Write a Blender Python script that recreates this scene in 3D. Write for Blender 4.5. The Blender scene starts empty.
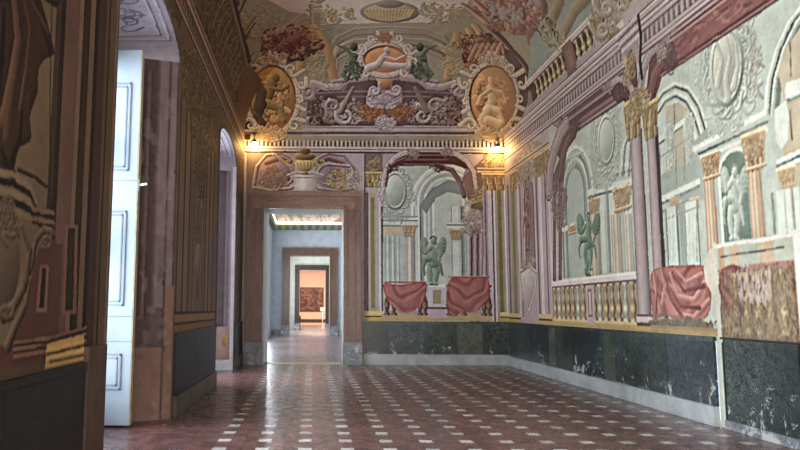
import bpy, bmesh, math, random
import numpy as np
from mathutils import Vector, Matrix
random.seed(7)
C = bpy.context.scene.collection
scene = bpy.context.scene

# ---------------------------------------------------------------- camera, world, lights
XL, XR, YB, ZS, CA, CB, EYE = -2.05, 5.67, 20.4, 6.75, 2.2, 2.1, 1.6   # hall: left, right, end wall, springing, cove
cam_d = bpy.data.cameras.new('camera'); cam = bpy.data.objects.new('camera', cam_d); C.objects.link(cam)
FOC, PX, PY = 700.0, 313.0, 225.0
TILT = math.atan(83 / 700)
cam.location = (0, 0, EYE); ROLL = .006
cam.matrix_world = Matrix.Translation((0, 0, EYE)) @ Matrix.Rotation(math.pi / 2 + TILT, 4, 'X') @ Matrix.Rotation(ROLL, 4, 'Z')
cam_d.sensor_width = 36; cam_d.lens = FOC / 800 * 36; cam_d.shift_x = (400 - PX) / 800
cam_d.clip_start = .05; cam_d.clip_end = 300
scene.camera = cam
scene.view_settings.view_transform = 'Standard'; scene.view_settings.look = 'None'
scene.view_settings.gamma = 1; scene.view_settings.use_curve_mapping = False
scene.view_settings.exposure = 1.15
w = bpy.data.worlds.new('sky'); scene.world = w; w.use_nodes = True
w.node_tree.nodes['Background'].inputs[0].default_value = (.62, .76, 1, 1)
w.node_tree.nodes['Background'].inputs[1].default_value = 1.0

def area(name, loc, rot, sx, sy, power, col, spread=180):
    d = bpy.data.lights.new(name, 'AREA'); d.spread = math.radians(spread); d.shape = 'RECTANGLE'; d.size = sx; d.size_y = sy; d.energy = power; d.color = col
    o = bpy.data.objects.new(name, d); C.objects.link(o); o.location = loc; o.rotation_euler = rot; return o
DAY = (.90, .95, 1.0)
H90 = math.pi / 2
# daylight standing in each window of the hall (left side), facing into the hall (+X)
for y, p in ((8.7, 150), (16.2, 190), (1.6, 520), (-4.0, 520)):
    area('window_and_fill_light', (-3.35, y, 2.9), (0, -H90, 0), 4.6, 1.9, p, DAY, 115 if y == 8.7 else 180)
# added fill lights before the closed end wall behind the camera, no windows
for x in (.2, 3.6):
    area('window_and_fill_light', (x, -6.9, 3.2), (H90, 0, 0), 1.9, 4.4, 230, (1, .95, .88))
# rooms of the enfilade
for y, p in ((26, 150), (31.5, 170), (37, 200)):
    area('window_and_fill_light', (-2.35, y, 3.0), (0, -H90, 0), 4.0, 1.6, p, DAY)
for y in (46.5, 50.5):
    area('window_and_fill_light', (-2.35, y, 3.0), (0, -H90, 0), 4.0, 1.4, 150, DAY)
area('room_lamp', (.5, 59, 6.2), (0, 0, 0), 3, 3, 620, (1, .83, .70))

# ---------------------------------------------------------------- helpers
def s2l(c):
    c = np.asarray(c, float) / 255.
    return np.where(c <= .04045, c / 12.92, ((c + .055) / 1.055) ** 2.4)
def link(name, me, m=None, parent=None):
    o = bpy.data.objects.new(name, me); C.objects.link(o)
    if m is not None: me.materials.append(m)
    if parent is not None: o.parent = parent
    return o
def obj(name, bm, m, parent=None, smooth=False):
    me = bpy.data.meshes.new(name); bm.normal_update(); bm.to_mesh(me); bm.free()
    if smooth:
        for p in me.polygons: p.use_smooth = True
    return link(name, me, m, parent)
def tag(o, label=None, cat=None, group=None, kind=None):
    if label: o['label'] = label
    if cat: o['category'] = cat
    if group: o['group'] = group
    if kind: o['kind'] = kind
    return o
def thing(name, label, cat, loc=(0, 0, 0), rotz=0, group=None):
    o = bpy.data.objects.new(name, None); C.objects.link(o); o.location = loc; o.rotation_euler = (0, 0, rotz)
    return tag(o, label, cat, group)
def struct(name, loc=(0, 0, 0)):
    o = bpy.data.objects.new(name, None); C.objects.link(o); o.location = loc; o['kind'] = 'structure'; return o
def bx(bm, x0, x1, y0, y1, z0, z1, bev=0):
    vs = [bm.verts.new(p) for p in ((x0,y0,z0),(x1,y0,z0),(x1,y1,z0),(x0,y1,z0),(x0,y0,z1),(x1,y0,z1),(x1,y1,z1),(x0,y1,z1))]
    fs = [bm.faces.new([vs[i] for i in f]) for f in ((0,3,2,1),(4,5,6,7),(0,1,5,4),(1,2,6,5),(2,3,7,6),(3,0,4,7))]
    if bev:
        es = {e for f in fs for e in f.edges}
        bmesh.ops.bevel(bm, geom=list(es), offset=bev, segments=2, affect='EDGES')
    return vs
def box(name, dims, m, parent=None, bev=0):
    bm = bmesh.new(); bx(bm, *dims, bev=bev); return obj(name, bm, m, parent)
def quad(name, pts, m, parent=None):
    bm = bmesh.new(); bm.faces.new([bm.verts.new(p) for p in pts]); return obj(name, bm, m, parent)
def lathe(bm, prof, c=(0, 0, 0), n=20, axis='z'):
    rings = []
    for r, z in prof:
        ring = []
        for k in range(n):
            a = 2 * math.pi * k / n; p = (r * math.cos(a), r * math.sin(a), z)
            if axis == 'y': p = (p[0], p[2], p[1])
            if axis == 'x': p = (p[2], p[0], p[1])
            ring.append(bm.verts.new((p[0] + c[0], p[1] + c[1], p[2] + c[2])))
        rings.append(ring)
    for a, b in zip(rings, rings[1:]):
        for k in range(n): bm.faces.new((a[k], a[(k + 1) % n], b[(k + 1) % n], b[k]))
    for r_ in (rings[0], rings[-1]):
        try: bm.faces.new(r_)
        except Exception: pass
def tube(bm, pts, r, n=10):
    pts = [Vector(p) for p in pts]; rings = []
    for i, p in enumerate(pts):
        d = (pts[min(i + 1, len(pts) - 1)] - pts[max(i - 1, 0)]).normalized()
        a = d.orthogonal().normalized(); b = d.cross(a)
        rings.append([bm.verts.new(p + r * (a * math.cos(2 * math.pi * k / n) + b * math.sin(2 * math.pi * k / n))) for k in range(n)])
    for a, b in zip(rings, rings[1:]):
        for k in range(n): bm.faces.new((a[k], a[(k + 1) % n], b[(k + 1) % n], b[k]))
    bm.faces.new(rings[0]); bm.faces.new(rings[-1])

# ---------------------------------------------------------------- materials
class NT:
    def __init__(s, name):
        s.m = bpy.data.materials.new(name); s.m.use_nodes = True; s.t = s.m.node_tree; s.n = s.t.nodes
        s.b = s.n['Principled BSDF']
    def add(s, typ, **k):
        n = s.n.new(typ)
        for a, v in k.items():
            if a.startswith('i_'):
                key = a[2:]; key = int(key) if key.isdigit() else key.replace('_', ' ')
                if hasattr(v, 'links') or isinstance(v, bpy.types.NodeSocket): s.t.links.new(v, n.inputs[key])
                else: n.inputs[key].default_value = v
            else: setattr(n, a, v)
        return n
    def math(s, op, a, b=0.0, c=None):
        n = s.n.new('ShaderNodeMath'); n.operation = op
        for i, v in enumerate((a, b) if c is None else (a, b, c)):
            if isinstance(v, bpy.types.NodeSocket): s.t.links.new(v, n.inputs[i])
            else: n.inputs[i].default_value = v
        return n.outputs[0]
    def mix(s, f, a, b, mode='MIX'):
        n = s.n.new('ShaderNodeMix'); n.data_type = 'RGBA'; n.blend_type = mode
        for i, v in ((0, f), (6, a), (7, b)):
            if isinstance(v, bpy.types.NodeSocket): s.t.links.new(v, n.inputs[i])
            elif i == 0: n.inputs[i].default_value = v
            else: n.inputs[i].default_value = (*v[:3], 1)
        return n.outputs[2]
    def noise(s, scale, detail=4, rough=.5, vec=None, dist=0):
        n = s.add('ShaderNodeTexNoise', i_Scale=scale, i_Detail=detail, i_Roughness=rough, i_Distortion=dist)
        s.t.links.new(vec if vec is not None else s.pos(), n.inputs['Vector']); return n.outputs[0]
    def pos(s):
        if not hasattr(s, '_p'): s._p = s.add('ShaderNodeNewGeometry').outputs['Position']
        return s._p
    def scaled(s, x, y, z):
        n = s.add('ShaderNodeMapping'); n.inputs['Scale'].default_value = (x, y, z); s.t.links.new(s.pos(), n.inputs['Vector']); return n.outputs[0]
    def ramp(s, f, stops):
        n = s.n.new('ShaderNodeValToRGB'); s.t.links.new(f, n.inputs[0]); e = n.color_ramp.elements
        while len(e) < len(stops): e.new(.5)
        for q, (p, c) in zip(e, stops): q.position = p; q.color = (*c[:3], 1)
        return n.outputs[0]
    def out(s, col, rough=.5, spec=.5, bump=None, bs=.2, metal=0):
        for k, v in (('Base Color', col), ('Roughness', rough), ('Specular IOR Level', spec), ('Metallic', metal)):
            if isinstance(v, bpy.types.NodeSocket): s.t.links.new(v, s.b.inputs[k])
            else: s.b.inputs[k].default_value = (*v[:3], 1) if k == 'Base Color' else v
        if bump is not None:
            b = s.add('ShaderNodeBump', i_Strength=bs, i_Distance=.01); s.t.links.new(bump, b.inputs['Height'])
            s.t.links.new(b.outputs[0], s.b.inputs['Normal'])
        return s.m
def L(*c): return tuple(float(x) for x in s2l(c))
M = {}
def mat_plain(name, c, rough=.5, spec=.4, var=.12, scale=3, metal=0):
    t = NT(name); n = t.noise(scale, 5, .6); c = L(*c)
    col = t.ramp(n, [(.3, [x * (1 - var) for x in c]), (.7, [min(1, x * (1 + var)) for x in c])])
    M[name] = t.out(col, rough, spec, metal=metal); return M[name]
def mat_fresco():
    t = NT('fresco'); a = t.add('ShaderNodeAttribute', attribute_name='paint').outputs['Color']
    n1 = t.noise(1.3, 6, .62); n2 = t.noise(9, 6, .7); n3 = t.noise(38, 4, .7)
    f = t.math('ADD', t.math('MULTIPLY', n1, .55), t.math('ADD', t.math('MULTIPLY', n2, .55), t.math('MULTIPLY', n3, .35)))
    k = t.ramp(f, [(.42, (.66, .66, .68)), (.72, (1, 1, 1)), (1, (1.0, 1.0, .98))])
    col = t.mix(1.0, a, k, 'MULTIPLY')
    fl = t.ramp(t.noise(26, 7, .75, dist=.6), [(.66, (0, 0, 0)), (.70, (1, 1, 1))])
    col = t.mix(t.math('MULTIPLY', fl, .28), col, L(205, 200, 190))
    M['fresco'] = t.out(col, .62, .25, bump=n3, bs=.08)
mat_fresco()
def mat_marble(name, base, dark, vein, scale=1.6, flake=0.0, rough=.28):
    t = NT(name)
    v = t.scaled(1, 1, 1.2)
    n = t.noise(scale, 8, .65, vec=v, dist=1.2)
    col = t.ramp(n, [(.3, L(*dark)), (.55, L(*base)), (.75, L(*[min(255, x + 14) for x in base]))])
    cl = t.ramp(t.noise(scale * 2.6, 9, .78, dist=2.5), [(.47, (0, 0, 0)), (.50, (1, 1, 1)), (.53, (0, 0, 0))])
    cl2 = t.ramp(t.noise(scale * 6.5, 9, .8, vec=t.scaled(1, 1, .5), dist=1.5), [(.55, (0, 0, 0)), (.66, (1, 1, 1))])
    patch = t.ramp(t.noise(scale * .55, 3, .5), [(.38, (.25, .25, .25)), (.62, (1, 1, 1))])
    col = t.mix(t.math('MULTIPLY', t.math('MULTIPLY', cl, .62), patch), col, L(*vein))
    col = t.mix(t.math('MULTIPLY', t.math('MULTIPLY', cl2, .7), patch), col, L(*vein))
    if flake:
        fz = t.add('ShaderNodeSeparateXYZ', i_0=t.pos()).outputs[2]
        low = t.math('MULTIPLY', t.math('SUBTRACT', .62, fz), .16)
        fm = t.ramp(t.math('ADD', t.noise(3.1, 8, .8, dist=.5), low), [(.665 - flake, (0, 0, 0)), (.68 - flake, (1, 1, 1))])
        col = t.mix(fm, col, L(188, 192, 190))
    M[name] = t.out(col, rough, .35, bump=n, bs=.05); return M[name]
mat_marble('green_marble', (30, 40, 38), (10, 17, 18), (140, 158, 150), 1.5, .045)
mat_marble('green_marble_light', (66, 76, 64), (28, 36, 34), (160, 168, 154), 2.4, .03)
mat_marble('green_marble_blue', (28, 38, 46), (8, 14, 20), (128, 146, 150), 1.1, .07)
mat_marble('dark_marble', (30, 30, 33), (14, 14, 17), (62, 62, 62), 1.3, 0, .5)
mat_marble('white_marble', (186, 194, 194), (150, 158, 160), (128, 136, 140), 1.0, 0, .3)
mat_marble('grey_marble', (124, 130, 136), (44, 48, 54), (206, 210, 212), 3.2, .06, .3)
mat_marble('dull_marble', (92, 82, 72), (62, 54, 46), (116, 106, 94), 2, 0, .5)
def mat_red_marble(name, c, d, v=(9, 2, .9)):
    t = NT(name); v = t.scaled(*v)
    n = t.noise(1.3, 7, .68, vec=v, dist=.8); n2 = t.noise(14, 6, .75)
    col = t.ramp(n, [(.32, L(*d)), (.52, L(*c)), (.74, L(*[min(255, x * 1.28) for x in c]))])
    col = t.mix(.35, col, t.ramp(n2, [(.35, L(*d)), (.65, L(*[min(255, x * 1.4) for x in c]))]))
    M[name] = t.out(col, .34, .5)
mat_red_marble('red_marble', (116, 80, 62), (44, 28, 24))
mat_red_marble('lintel_marble', (140, 104, 86), (76, 52, 44), (.9, 2, 9)); mat_red_marble('brown_marble', (108, 84, 68), (60, 44, 36))
mat_red_marble('dark_wood', (62, 46, 40), (34, 26, 24))
mat_plain('plaster_blue', (194, 206, 216), .7); mat_plain('plaster_pale', (206, 208, 200), .7); mat_plain('shutter_paint', (158, 172, 184), .5, var=.05); mat_plain('plaster_peach', (222, 194, 176), .7, var=.06)
mat_plain('white_paint', (214, 220, 224), .45, var=.05); mat_plain('worn_edge', (186, 172, 140), .7, var=.25, scale=9)
mat_plain('moulding_paint', (128, 140, 152), .5); mat_plain('stone_sill', (200, 190, 176), .4)
mat_plain('plaster_brown', (96, 78, 64), .75, var=.3); mat_plain('plaster_lilac', (150, 138, 146), .7, var=.2)
mat_plain('plain_fresco', (164, 164, 152), .7, var=.25, scale=1.2)
mat_plain('black_metal', (28, 26, 25), .4); mat_plain('brass', (170, 140, 80), .35, metal=.8); mat_plain('white_metal', (215, 215, 212), .35)
mat_plain('pink_brown', (88, 68, 58), .7, var=.3, scale=5); mat_plain('soffit_lilac', (176, 168, 186), .8, var=.12)
mat_plain('gilt', (170, 140, 80), .45, var=.3, scale=20)
mat_plain('orange_paint', (214, 150, 70), .7)
def mat_emit(name, c, s):
    t = NT(name); t.b.inputs['Base Color'].default_value = (0, 0, 0, 1)
    t.b.inputs['Emission Color'].default_value = (*L(*c), 1); t.b.inputs['Emission Strength'].default_value = s; M[name] = t.m
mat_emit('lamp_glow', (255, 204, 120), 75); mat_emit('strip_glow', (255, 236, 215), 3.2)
t = NT('window_glass'); tr = t.add('ShaderNodeBsdfTransparent'); gl = t.add('ShaderNodeBsdfGlossy', i_Roughness=.02); mx = t.add('ShaderNodeMixShader', i_Fac=.06)
t.t.links.new(tr.outputs[0], mx.inputs[1]); t.t.links.new(gl.outputs[0], mx.inputs[2]); t.t.links.new(mx.outputs[0], t.n['Material Output'].inputs[0]); M['window_glass'] = t.m
def mat_floor():
    t = NT('terracotta_tiles'); T = .163
    sp = t.add('ShaderNodeSeparateXYZ', i_0=t.pos()); X, Y = sp.outputs[0], sp.outputs[1]
    fx = t.math('DIVIDE', t.math('ADD', X, 40.0 * T * 3 + .16), T); fy = t.math('DIVIDE', t.math('ADD', Y, 60.0 * T * 3 + .02), T * 1.08)
    ix = t.math('FLOOR', fx); iy = t.math('FLOOR', fy); rx = t.math('FRACT', fx); ry = t.math('FRACT', fy)
    def near(v): return t.math('LESS_THAN', v, .5)
    white = t.math('MULTIPLY', near(t.math('MODULO', ix, 3)), near(t.math('MODULO', iy, 3)))
    inhall = t.math('LESS_THAN', Y, YB)
    inx = t.math('GREATER_THAN', X, -1.25)
    white = t.math('MULTIPLY', white, t.math('MULTIPLY', inhall, inx))
    cmb = t.add('ShaderNodeCombineXYZ', i_X=ix, i_Y=iy)
    wn = t.add('ShaderNodeTexWhiteNoise', i_0=cmb.outputs[0]); wn.noise_dimensions = '3D'
    tile = t.ramp(wn.outputs[0], [(0, L(92, 66, 66)), (.4, L(112, 80, 78)), (.75, L(128, 90, 86)), (1, L(108, 86, 90))])
    wht = t.ramp(wn.outputs[0], [(0, L(196, 194, 194)), (1, L(240, 238, 236))])
    col = t.mix(white, tile, wht)
    big = t.ramp(t.noise(.8, 5, .6), [(.3, (.85, .86, .9)), (.7, (1.1, 1.08, 1.05))])
    col = t.mix(1.0, col, big, 'MULTIPLY')
    col = t.mix(inhall, L(116, 100, 106), col)  # floor past the hall tinted lavender grey, window reflections put into the colour
    g = .045
    e = t.math('MINIMUM', t.math('MINIMUM', rx, t.math('SUBTRACT', 1.0, rx)), t.math('MINIMUM', ry, t.math('SUBTRACT', 1.0, ry)))
    grout = t.math('LESS_THAN', e, g)
    col = t.mix(t.math('MULTIPLY', grout, .6), col, L(88, 66, 62))
    n = t.noise(5, 5, .6)
    rough = t.math('ADD', .16, t.math('MULTIPLY', n, .22))
    h = t.math('SUBTRACT', n, t.math('MULTIPLY', grout, .25))
    M['terracotta_tiles'] = t.out(col, rough, .45, bump=h, bs=.02)
mat_floor()
# ---------------------------------------------------------------- fresco painter: pigments laid in wall coordinates (metres)
ARC = 3.38
def prof(v):
    if v <= ZS: return 0.0, v
    t_ = v - ZS
    if t_ < ARC:
        p = t_ / ARC * math.pi / 2; return CA * (1 - math.cos(p)), ZS + CB * math.sin(p)
    return CA + t_ - ARC, ZS + CB
def sight(x, y):      # direction from the eye for a measured point of the photograph
    a = x - PX; b = PY - y; a, b = a * math.cos(ROLL) - b * math.sin(ROLL), a * math.sin(ROLL) + b * math.cos(ROLL)
    return a, FOC * math.cos(TILT) - b * math.sin(TILT), b * math.cos(TILT) + FOC * math.sin(TILT)
PARTS = []            # id -> (name, label, owner)
class Part:
    def __init__(s, name, label=None, owner=None): s.a = (name, label, owner)
    def __enter__(s):
        s.old = Canvas.pid
        if s.a[1] and s.a in PARTS: Canvas.pid = PARTS.index(s.a) + 1
        else: PARTS.append(s.a); Canvas.pid = len(PARTS)
        return s
    def __exit__(s, *k): Canvas.pid = s.old
def mix(a, b, f): return [x * (1 - f) + y * f for x, y in zip(a, b)]
class Canvas:
    pid = 0
    def __init__(s, kind, u0, u1, v0, v1, cell, base, frame=None):
        s.kind = kind; s.u0, s.v0, s.cell = u0, v0, cell; s.u1, s.v1 = u1, v1
        s.W = int((u1 - u0) / cell) + 2; s.H = int((v1 - v0) / cell) + 2; s.frame = frame
        s.rgb = np.empty((s.H, s.W, 3), np.float32); s.rgb[:] = s2l(base); s.idm = np.zeros((s.H, s.W), np.int16)
        s.light = np.array((.6, .8) if kind == 'R' else (-.6, .8)); s.cache = {}
    def at(s, x, y):
        if s.kind in 'RL':
            dx, dy, dz = sight(x, y)
            if dz > 0:
                k = (ZS + CB - EYE) / dz; off = XR - k * dx if s.kind == 'R' else k * dx - XL
                if off > CA: return (k * dy, ZS + ARC + off - CA)
            x = max(x, 400) if s.kind == 'R' else min(x, 311.5)
        dx, dy, dz = sight(x, y)
        if s.kind == 'P':                                        # any upright plane: origin, unit direction
            (ox, oy), (ux, uy) = s.frame; det = dx * -uy + ux * dy
            k = (ox * -uy + ux * oy) / det; return ((k * dx - ox) * ux + (k * dy - oy) * uy, EYE + k * dz)
        lo, hi = -8.0, 16.0
        for _ in range(34):
            m = (lo + hi) / 2; i, z = prof(m)
            k = (YB - i) / dy if s.kind == 'B' else ((XR - i) / dx if s.kind == 'R' else (XL + i) / dx)
            if k < 0: k = 0
            if EYE + k * dz > z: lo = m
            else: hi = m
        return (k * (dx if s.kind == 'B' else dy), lo)
    def P(s, pts): return [s.at(*p) for p in pts]
    def box_(s, pts, pad=0):
        a = np.array(pts); lo = a.min(0) - pad; hi = a.max(0) + pad
        i0 = max(0, int((lo[0] - s.u0) / s.cell)); i1 = min(s.W, int((hi[0] - s.u0) / s.cell) + 2)
        j0 = max(0, int((lo[1] - s.v0) / s.cell)); j1 = min(s.H, int((hi[1] - s.v0) / s.cell) + 2)
        if i1 <= i0 or j1 <= j0: return None
        U = s.u0 + (np.arange(i0, i1) + .5) * s.cell; V = s.v0 + (np.arange(j0, j1) + .5) * s.cell
        return (slice(j0, j1), slice(i0, i1)), np.meshgrid(U, V)
    def put(s, sl, mask, col, a=1.0):
        r = s.rgb[sl]
        if isinstance(col, np.ndarray) and col.ndim == 3: c = col[mask]
        else: c = s2l(col)
        r[mask] = r[mask] * (1 - a) + c * a
        if Canvas.pid and a > .4: s.idm[sl][mask] = Canvas.pid
    @staticmethod
    def inside(pts, U, V):
        m = np.zeros(U.shape, bool); n = len(pts)
        for i in range(n):
            (x1, y1), (x2, y2) = pts[i], pts[(i + 1) % n]
            if y1 == y2: continue
            c = (V > y1) != (V > y2); m ^= c & (U < (x2 - x1) * (V - y1) / (y2 - y1) + x1)
        return m
    def poly(s, pts, col, a=1.0):
        b = s.box_(pts)
        if b is None: return
        sl, (U, V) = b; m = s.inside(pts, U, V)
        if callable(col): col = s2l(np.clip(col(U, V), 0, 255))
        s.put(sl, m, col, a)
    def spoly(s, pts, lt, dk, a=1.0, pw=1.0):                     # rounded form modelled from dark to light pigment
        q = np.array(pts); c = (q.min(0) + q.max(0)) / 2; h = np.maximum((q.max(0) - q.min(0)) / 2, 1e-4)
        lt = np.array(lt, float); dk = np.array(dk, float)
        def f(U, V):
            k = np.clip(.5 + .5 * ((U - c[0]) / h[0] * s.light[0] + (V - c[1]) / h[1] * s.light[1]), 0, 1) ** pw
            return dk + (lt - dk) * k[..., None]
        s.poly(pts, f, a)
    def rect(s, u0, u1, v0, v1, col, a=1.0): s.poly([(u0, v0), (u1, v0), (u1, v1), (u0, v1)], col, a)
    def line(s, pts, w, lt, dk=None, a=1.0):                      # brush stroke, optionally tapering (w0, w1), modelled lt/dk
        dk = lt if dk is None else dk
        w0, w1 = w if isinstance(w, tuple) else (w, w); wm = max(w0, w1, s.cell * 1.1)
        b = s.box_(pts, wm)
        if b is None: return
        sl, (U, V) = b; R = np.full(U.shape, 9.0); K = np.zeros(U.shape); n = len(pts) - 1
        for i in range(n):
            (x1, y1), (x2, y2) = pts[i], pts[i + 1]; ex, ey = x2 - x1, y2 - y1; l2 = ex * ex + ey * ey + 1e-12
            T = np.clip(((U - x1) * ex + (V - y1) * ey) / l2, 0, 1); dx = U - x1 - T * ex; dy = V - y1 - T * ey
            ww = np.maximum((w0 + (w1 - w0) * (i + T) / n) / 2, s.cell * .55); r = np.hypot(dx, dy) / ww
            m = r < R; R[m] = r[m]; K[m] = ((dx * s.light[0] + dy * s.light[1]) / ww)[m]
        k = np.clip(.5 + .55 * K, 0, 1)[..., None]
        col = s2l(np.array(dk, float) + (np.array(lt, float) - np.array(dk, float)) * k)
        s.put(sl, R < 1, col, a)

def ell(cx, cy, rx, ry, n=28, a0=0, a1=2 * math.pi, rot=0):
    o = []
    for k in range(n + 1):
        a = a0 + (a1 - a0) * k / n; x, y = rx * math.cos(a), ry * math.sin(a)
        o.append((cx + x * math.cos(rot) - y * math.sin(rot), cy + x * math.sin(rot) + y * math.cos(rot)))
    return o
def spiral(cx, cy, r, turns=1.4, a0=0, d=1, tail=0, n=22):
    o = []
    for k in range(n + 1):
        t_ = k / n; a = a0 + d * turns * 2 * math.pi * t_; rr = r * (.15 + .85 * t_); o.append((cx + rr * math.cos(a), cy + rr * math.sin(a)))
    if tail:
        (x1, y1), (x0, y0) = o[-1], o[-2]; q = math.hypot(x1 - x0, y1 - y0)
        o.append((x1 + (x1 - x0) / q * tail, y1 + (y1 - y0) / q * tail))
    return o
def rib(cv, pts, w, lt, dk):                                      # moulding of several fillets along a curve
    w0, w1 = w if isinstance(w, tuple) else (w, w)
    for f, a in ((1, .9), (.82, .15), (.6, .7), (.48, 0), (.22, .55), (.1, .1)): cv.line(pts, (w0 * f, w1 * f), mix(lt, dk, a), mix(lt, dk, min(1, a + .25)))
def soft(pts, n=2):                                               # round the corners of an outline
    for _ in range(n):
        o = []
        for i in range(len(pts)):
            (x0, y0), (x1, y1) = pts[i], pts[(i + 1) % len(pts)]; o += [(x0 * .75 + x1 * .25, y0 * .75 + y1 * .25), (x0 * .25 + x1 * .75, y0 * .25 + y1 * .75)]
        pts = o
    return pts
def curl(cv, c, r, w, lt, dk, rnd):
    d = rnd.choice((-1, 1)); cv.line(spiral(c[0], c[1], r, rnd.uniform(.5, 1.2), rnd.uniform(0, 6.3), d, r * rnd.uniform(0, 1.2), 12), (w * .5, w), lt, dk)
def foliage(cv, c, rx, ry, n, size, pal, seed=0, mask=None):      # carved acanthus: overlapping curls
    rnd = random.Random(seed); cv.poly(ell(c[0], c[1], rx * .95, ry * .95, 20), pal[0][1], .35)
    for k in range(int(n * 2.6)):
        a, q = rnd.uniform(0, 6.283), math.sqrt(rnd.random()); p = (c[0] + rx * q * math.cos(a), c[1] + ry * q * math.sin(a))
        big = k < n * .7; f = 1 if big else .5; lt, dk = rnd.choice(pal); j = rnd.uniform(-.25, .3); lt = mix(lt, dk, max(0, j))
        if rnd.random() < .35: x = [rnd.uniform(-1, 1) * size * f for _ in range(4)]; cv.line([(p[0] - x[0], p[1] - x[1]), p, (p[0] + x[2], p[1] + x[3])], (size * f * .15, size * f * .5), lt, dk)
        else: curl(cv, p, size * f * rnd.uniform(.45, 1.0), size * f * rnd.uniform(.25, .45), lt, dk, rnd)
def spray(cv, x, y, rx, ry, n, size, pal, seed):                  # loose figures and leaves, set out over the curve of the vault
    rnd = random.Random(seed); n = int(n * 1.7); size = size * .72
    for k in range(n):
        a, q = rnd.uniform(0, 6.283), math.sqrt(rnd.random()); px, py = x + rx * q * math.cos(a), y + ry * q * math.sin(a); f = 1 if k < n * .4 else .55; lt, dk = rnd.choice(pal); lt = mix(lt, dk, max(0, rnd.uniform(-.3, .3)))
        r = size * f * rnd.uniform(.5, 1); d = rnd.choice((-1, 1)); pts = spiral(px, py, r, rnd.uniform(.35, .9), rnd.uniform(0, 6.3), d, r * rnd.uniform(0, 1), 10) if rnd.random() < .7 else [(px + rnd.uniform(-1, 1) * r, py + rnd.uniform(-1, 1) * r) for _ in range(3)]
        m = r * .035; cv.line(cv.P(pts), (m * .4, m * 1.1), lt, dk)
def column(cv, uc, w, v0, v1, lt, dk, flutes=0, w1=None):
    w1 = w1 or w * .9; lt = np.array(lt, float); dk = np.array(dk, float); sg = np.sign(cv.light[0])
    def f(U, V):
        hw = (w + (w1 - w) * (V - v0) / (v1 - v0)) / 2; x = (U - uc) / hw * sg
        k = np.clip(1.0 - .85 * (x - .35) ** 2 * np.where(x < .35, .62, 1.6), 0, 1)
        if flutes: k = k * (.74 + .26 * np.cos(np.arcsin(np.clip(x, -1, 1)) * flutes * 2))
        return dk + (lt - dk) * k[..., None]
    cv.poly([(uc - w / 2, v0), (uc + w / 2, v0), (uc + w1 / 2, v1), (uc - w1 / 2, v1)], f)
def capital(cv, uc, w, v0, v1, pal, seed=0):
    h = v1 - v0; lt, dk = pal[0]
    cv.poly([(uc - w * .42, v0), (uc + w * .42, v0), (uc + w * .6, v1), (uc - w * .6, v1)], mix(lt, dk, .65))
    for row, (f0, n) in enumerate(((.0, 4), (.33, 3))):
        for k in range(n):
            x = uc + w * (.84 + .1 * row) * ((k + .5) / n - .5); y = v0 + h * f0
            cv.line([(x, y), (x, y + h * .26), (x + w * .08 * (1 if x > uc else -1), y + h * .38)], (w * .20, w * .1), *pal[(k + row) % len(pal)])
    for sgn in (-1, 1): cv.line(spiral(uc + sgn * w * .42, v1 - h * .24, w * .17, 1.1, math.pi / 2, sgn, 0, 12), w * .08, lt, dk)
    cv.rect(uc - w * .62, uc + w * .62, v1 - h * .1, v1, lt)
BAL = [(0, 1), (.07, 1), (.08, .62), (.14, .45), (.22, .8), (.34, 1), (.46, .86), (.58, .5), (.68, .34), (.76, .4), (.78, .66), (.83, .66), (.85, .42), (.92, .6), (.93, 1), (1, 1)]
def baluster(cv, uc, w, v0, v1, lt, dk):
    h = v1 - v0; pts = [(uc - w / 2 * r, v0 + h * z) for z, r in BAL] + [(uc + w / 2 * r, v0 + h * z) for z, r in BAL[::-1]]
    lt = np.array(lt, float); dk = np.array(dk, float); sg = np.sign(cv.light[0]); zz, rr = zip(*BAL)
    def f(U, V):
        hw = np.interp((V - v0) / h, zz, rr) * w / 2; x = (U - uc) / hw * sg
        k = np.clip(1 - .8 * (x - .4) ** 2, 0, 1) * (.78 + .22 * np.cos((V - v0) / h * 19)); return dk + (lt - dk) * k[..., None]
    cv.poly(pts, f)
def pxcap(cv, x0, x1, y0, y1, pal, seed):                         # capital measured by its photograph box
    a, b = cv.at(x0, (y0 + y1) / 2), cv.at(x1, (y0 + y1) / 2); t_, u = cv.at((x0 + x1) / 2, y0), cv.at((x0 + x1) / 2, y1); w = abs(a[0] - b[0]) * .78
    capital(cv, (a[0] + b[0]) / 2, w, u[1], t_[1], pal, seed); m = ((a[0] + b[0]) / 2, (u[1] + t_[1]) / 2); foliage(cv, m, w * .4, (t_[1] - u[1]) * .3, 16, w * .22, pal, seed)
    cv.line([((a[0] + b[0]) / 2 - w * .5, u[1]), ((a[0] + b[0]) / 2 + w * .5, u[1])], w * .1, *pal[0])
def mould(cv, u0, u1, v, bands):                                  # stack of painted fillets, bottom up
    for h, c in bands: cv.rect(u0, u1, v, v + h, c); v += h
    return v
def dentils(cv, u0, u1, v0, v1, step, lt, dk, horizontal=True):
    cv.rect(u0, u1, v0, v1, dk); u = u0
    while u < u1:
        cv.line([(u + step * .5, v0 + (v1 - v0) * .12), (u + step * .5, v1 - (v1 - v0) * .35)], step * .5, lt, mix(lt, dk, .4))
        cv.line(ell(u + step * .5, v1 - (v1 - v0) * .3, step * .32, (v1 - v0) * .2, 8, 0, math.pi), step * .2, lt, dk); u += step
def arch(cv, uc, vs, ru, rv, vb, cols, band):                     # concentric receding mouldings
    for k, c in enumerate(cols):
        a, b = ru - band * k, rv - band * k
        if a <= 0 or b <= 0: break
        cv.poly([(uc + a, vb)] + ell(uc, vs, a, b, 26, 0, math.pi) + [(uc - a, vb)], c)
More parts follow.
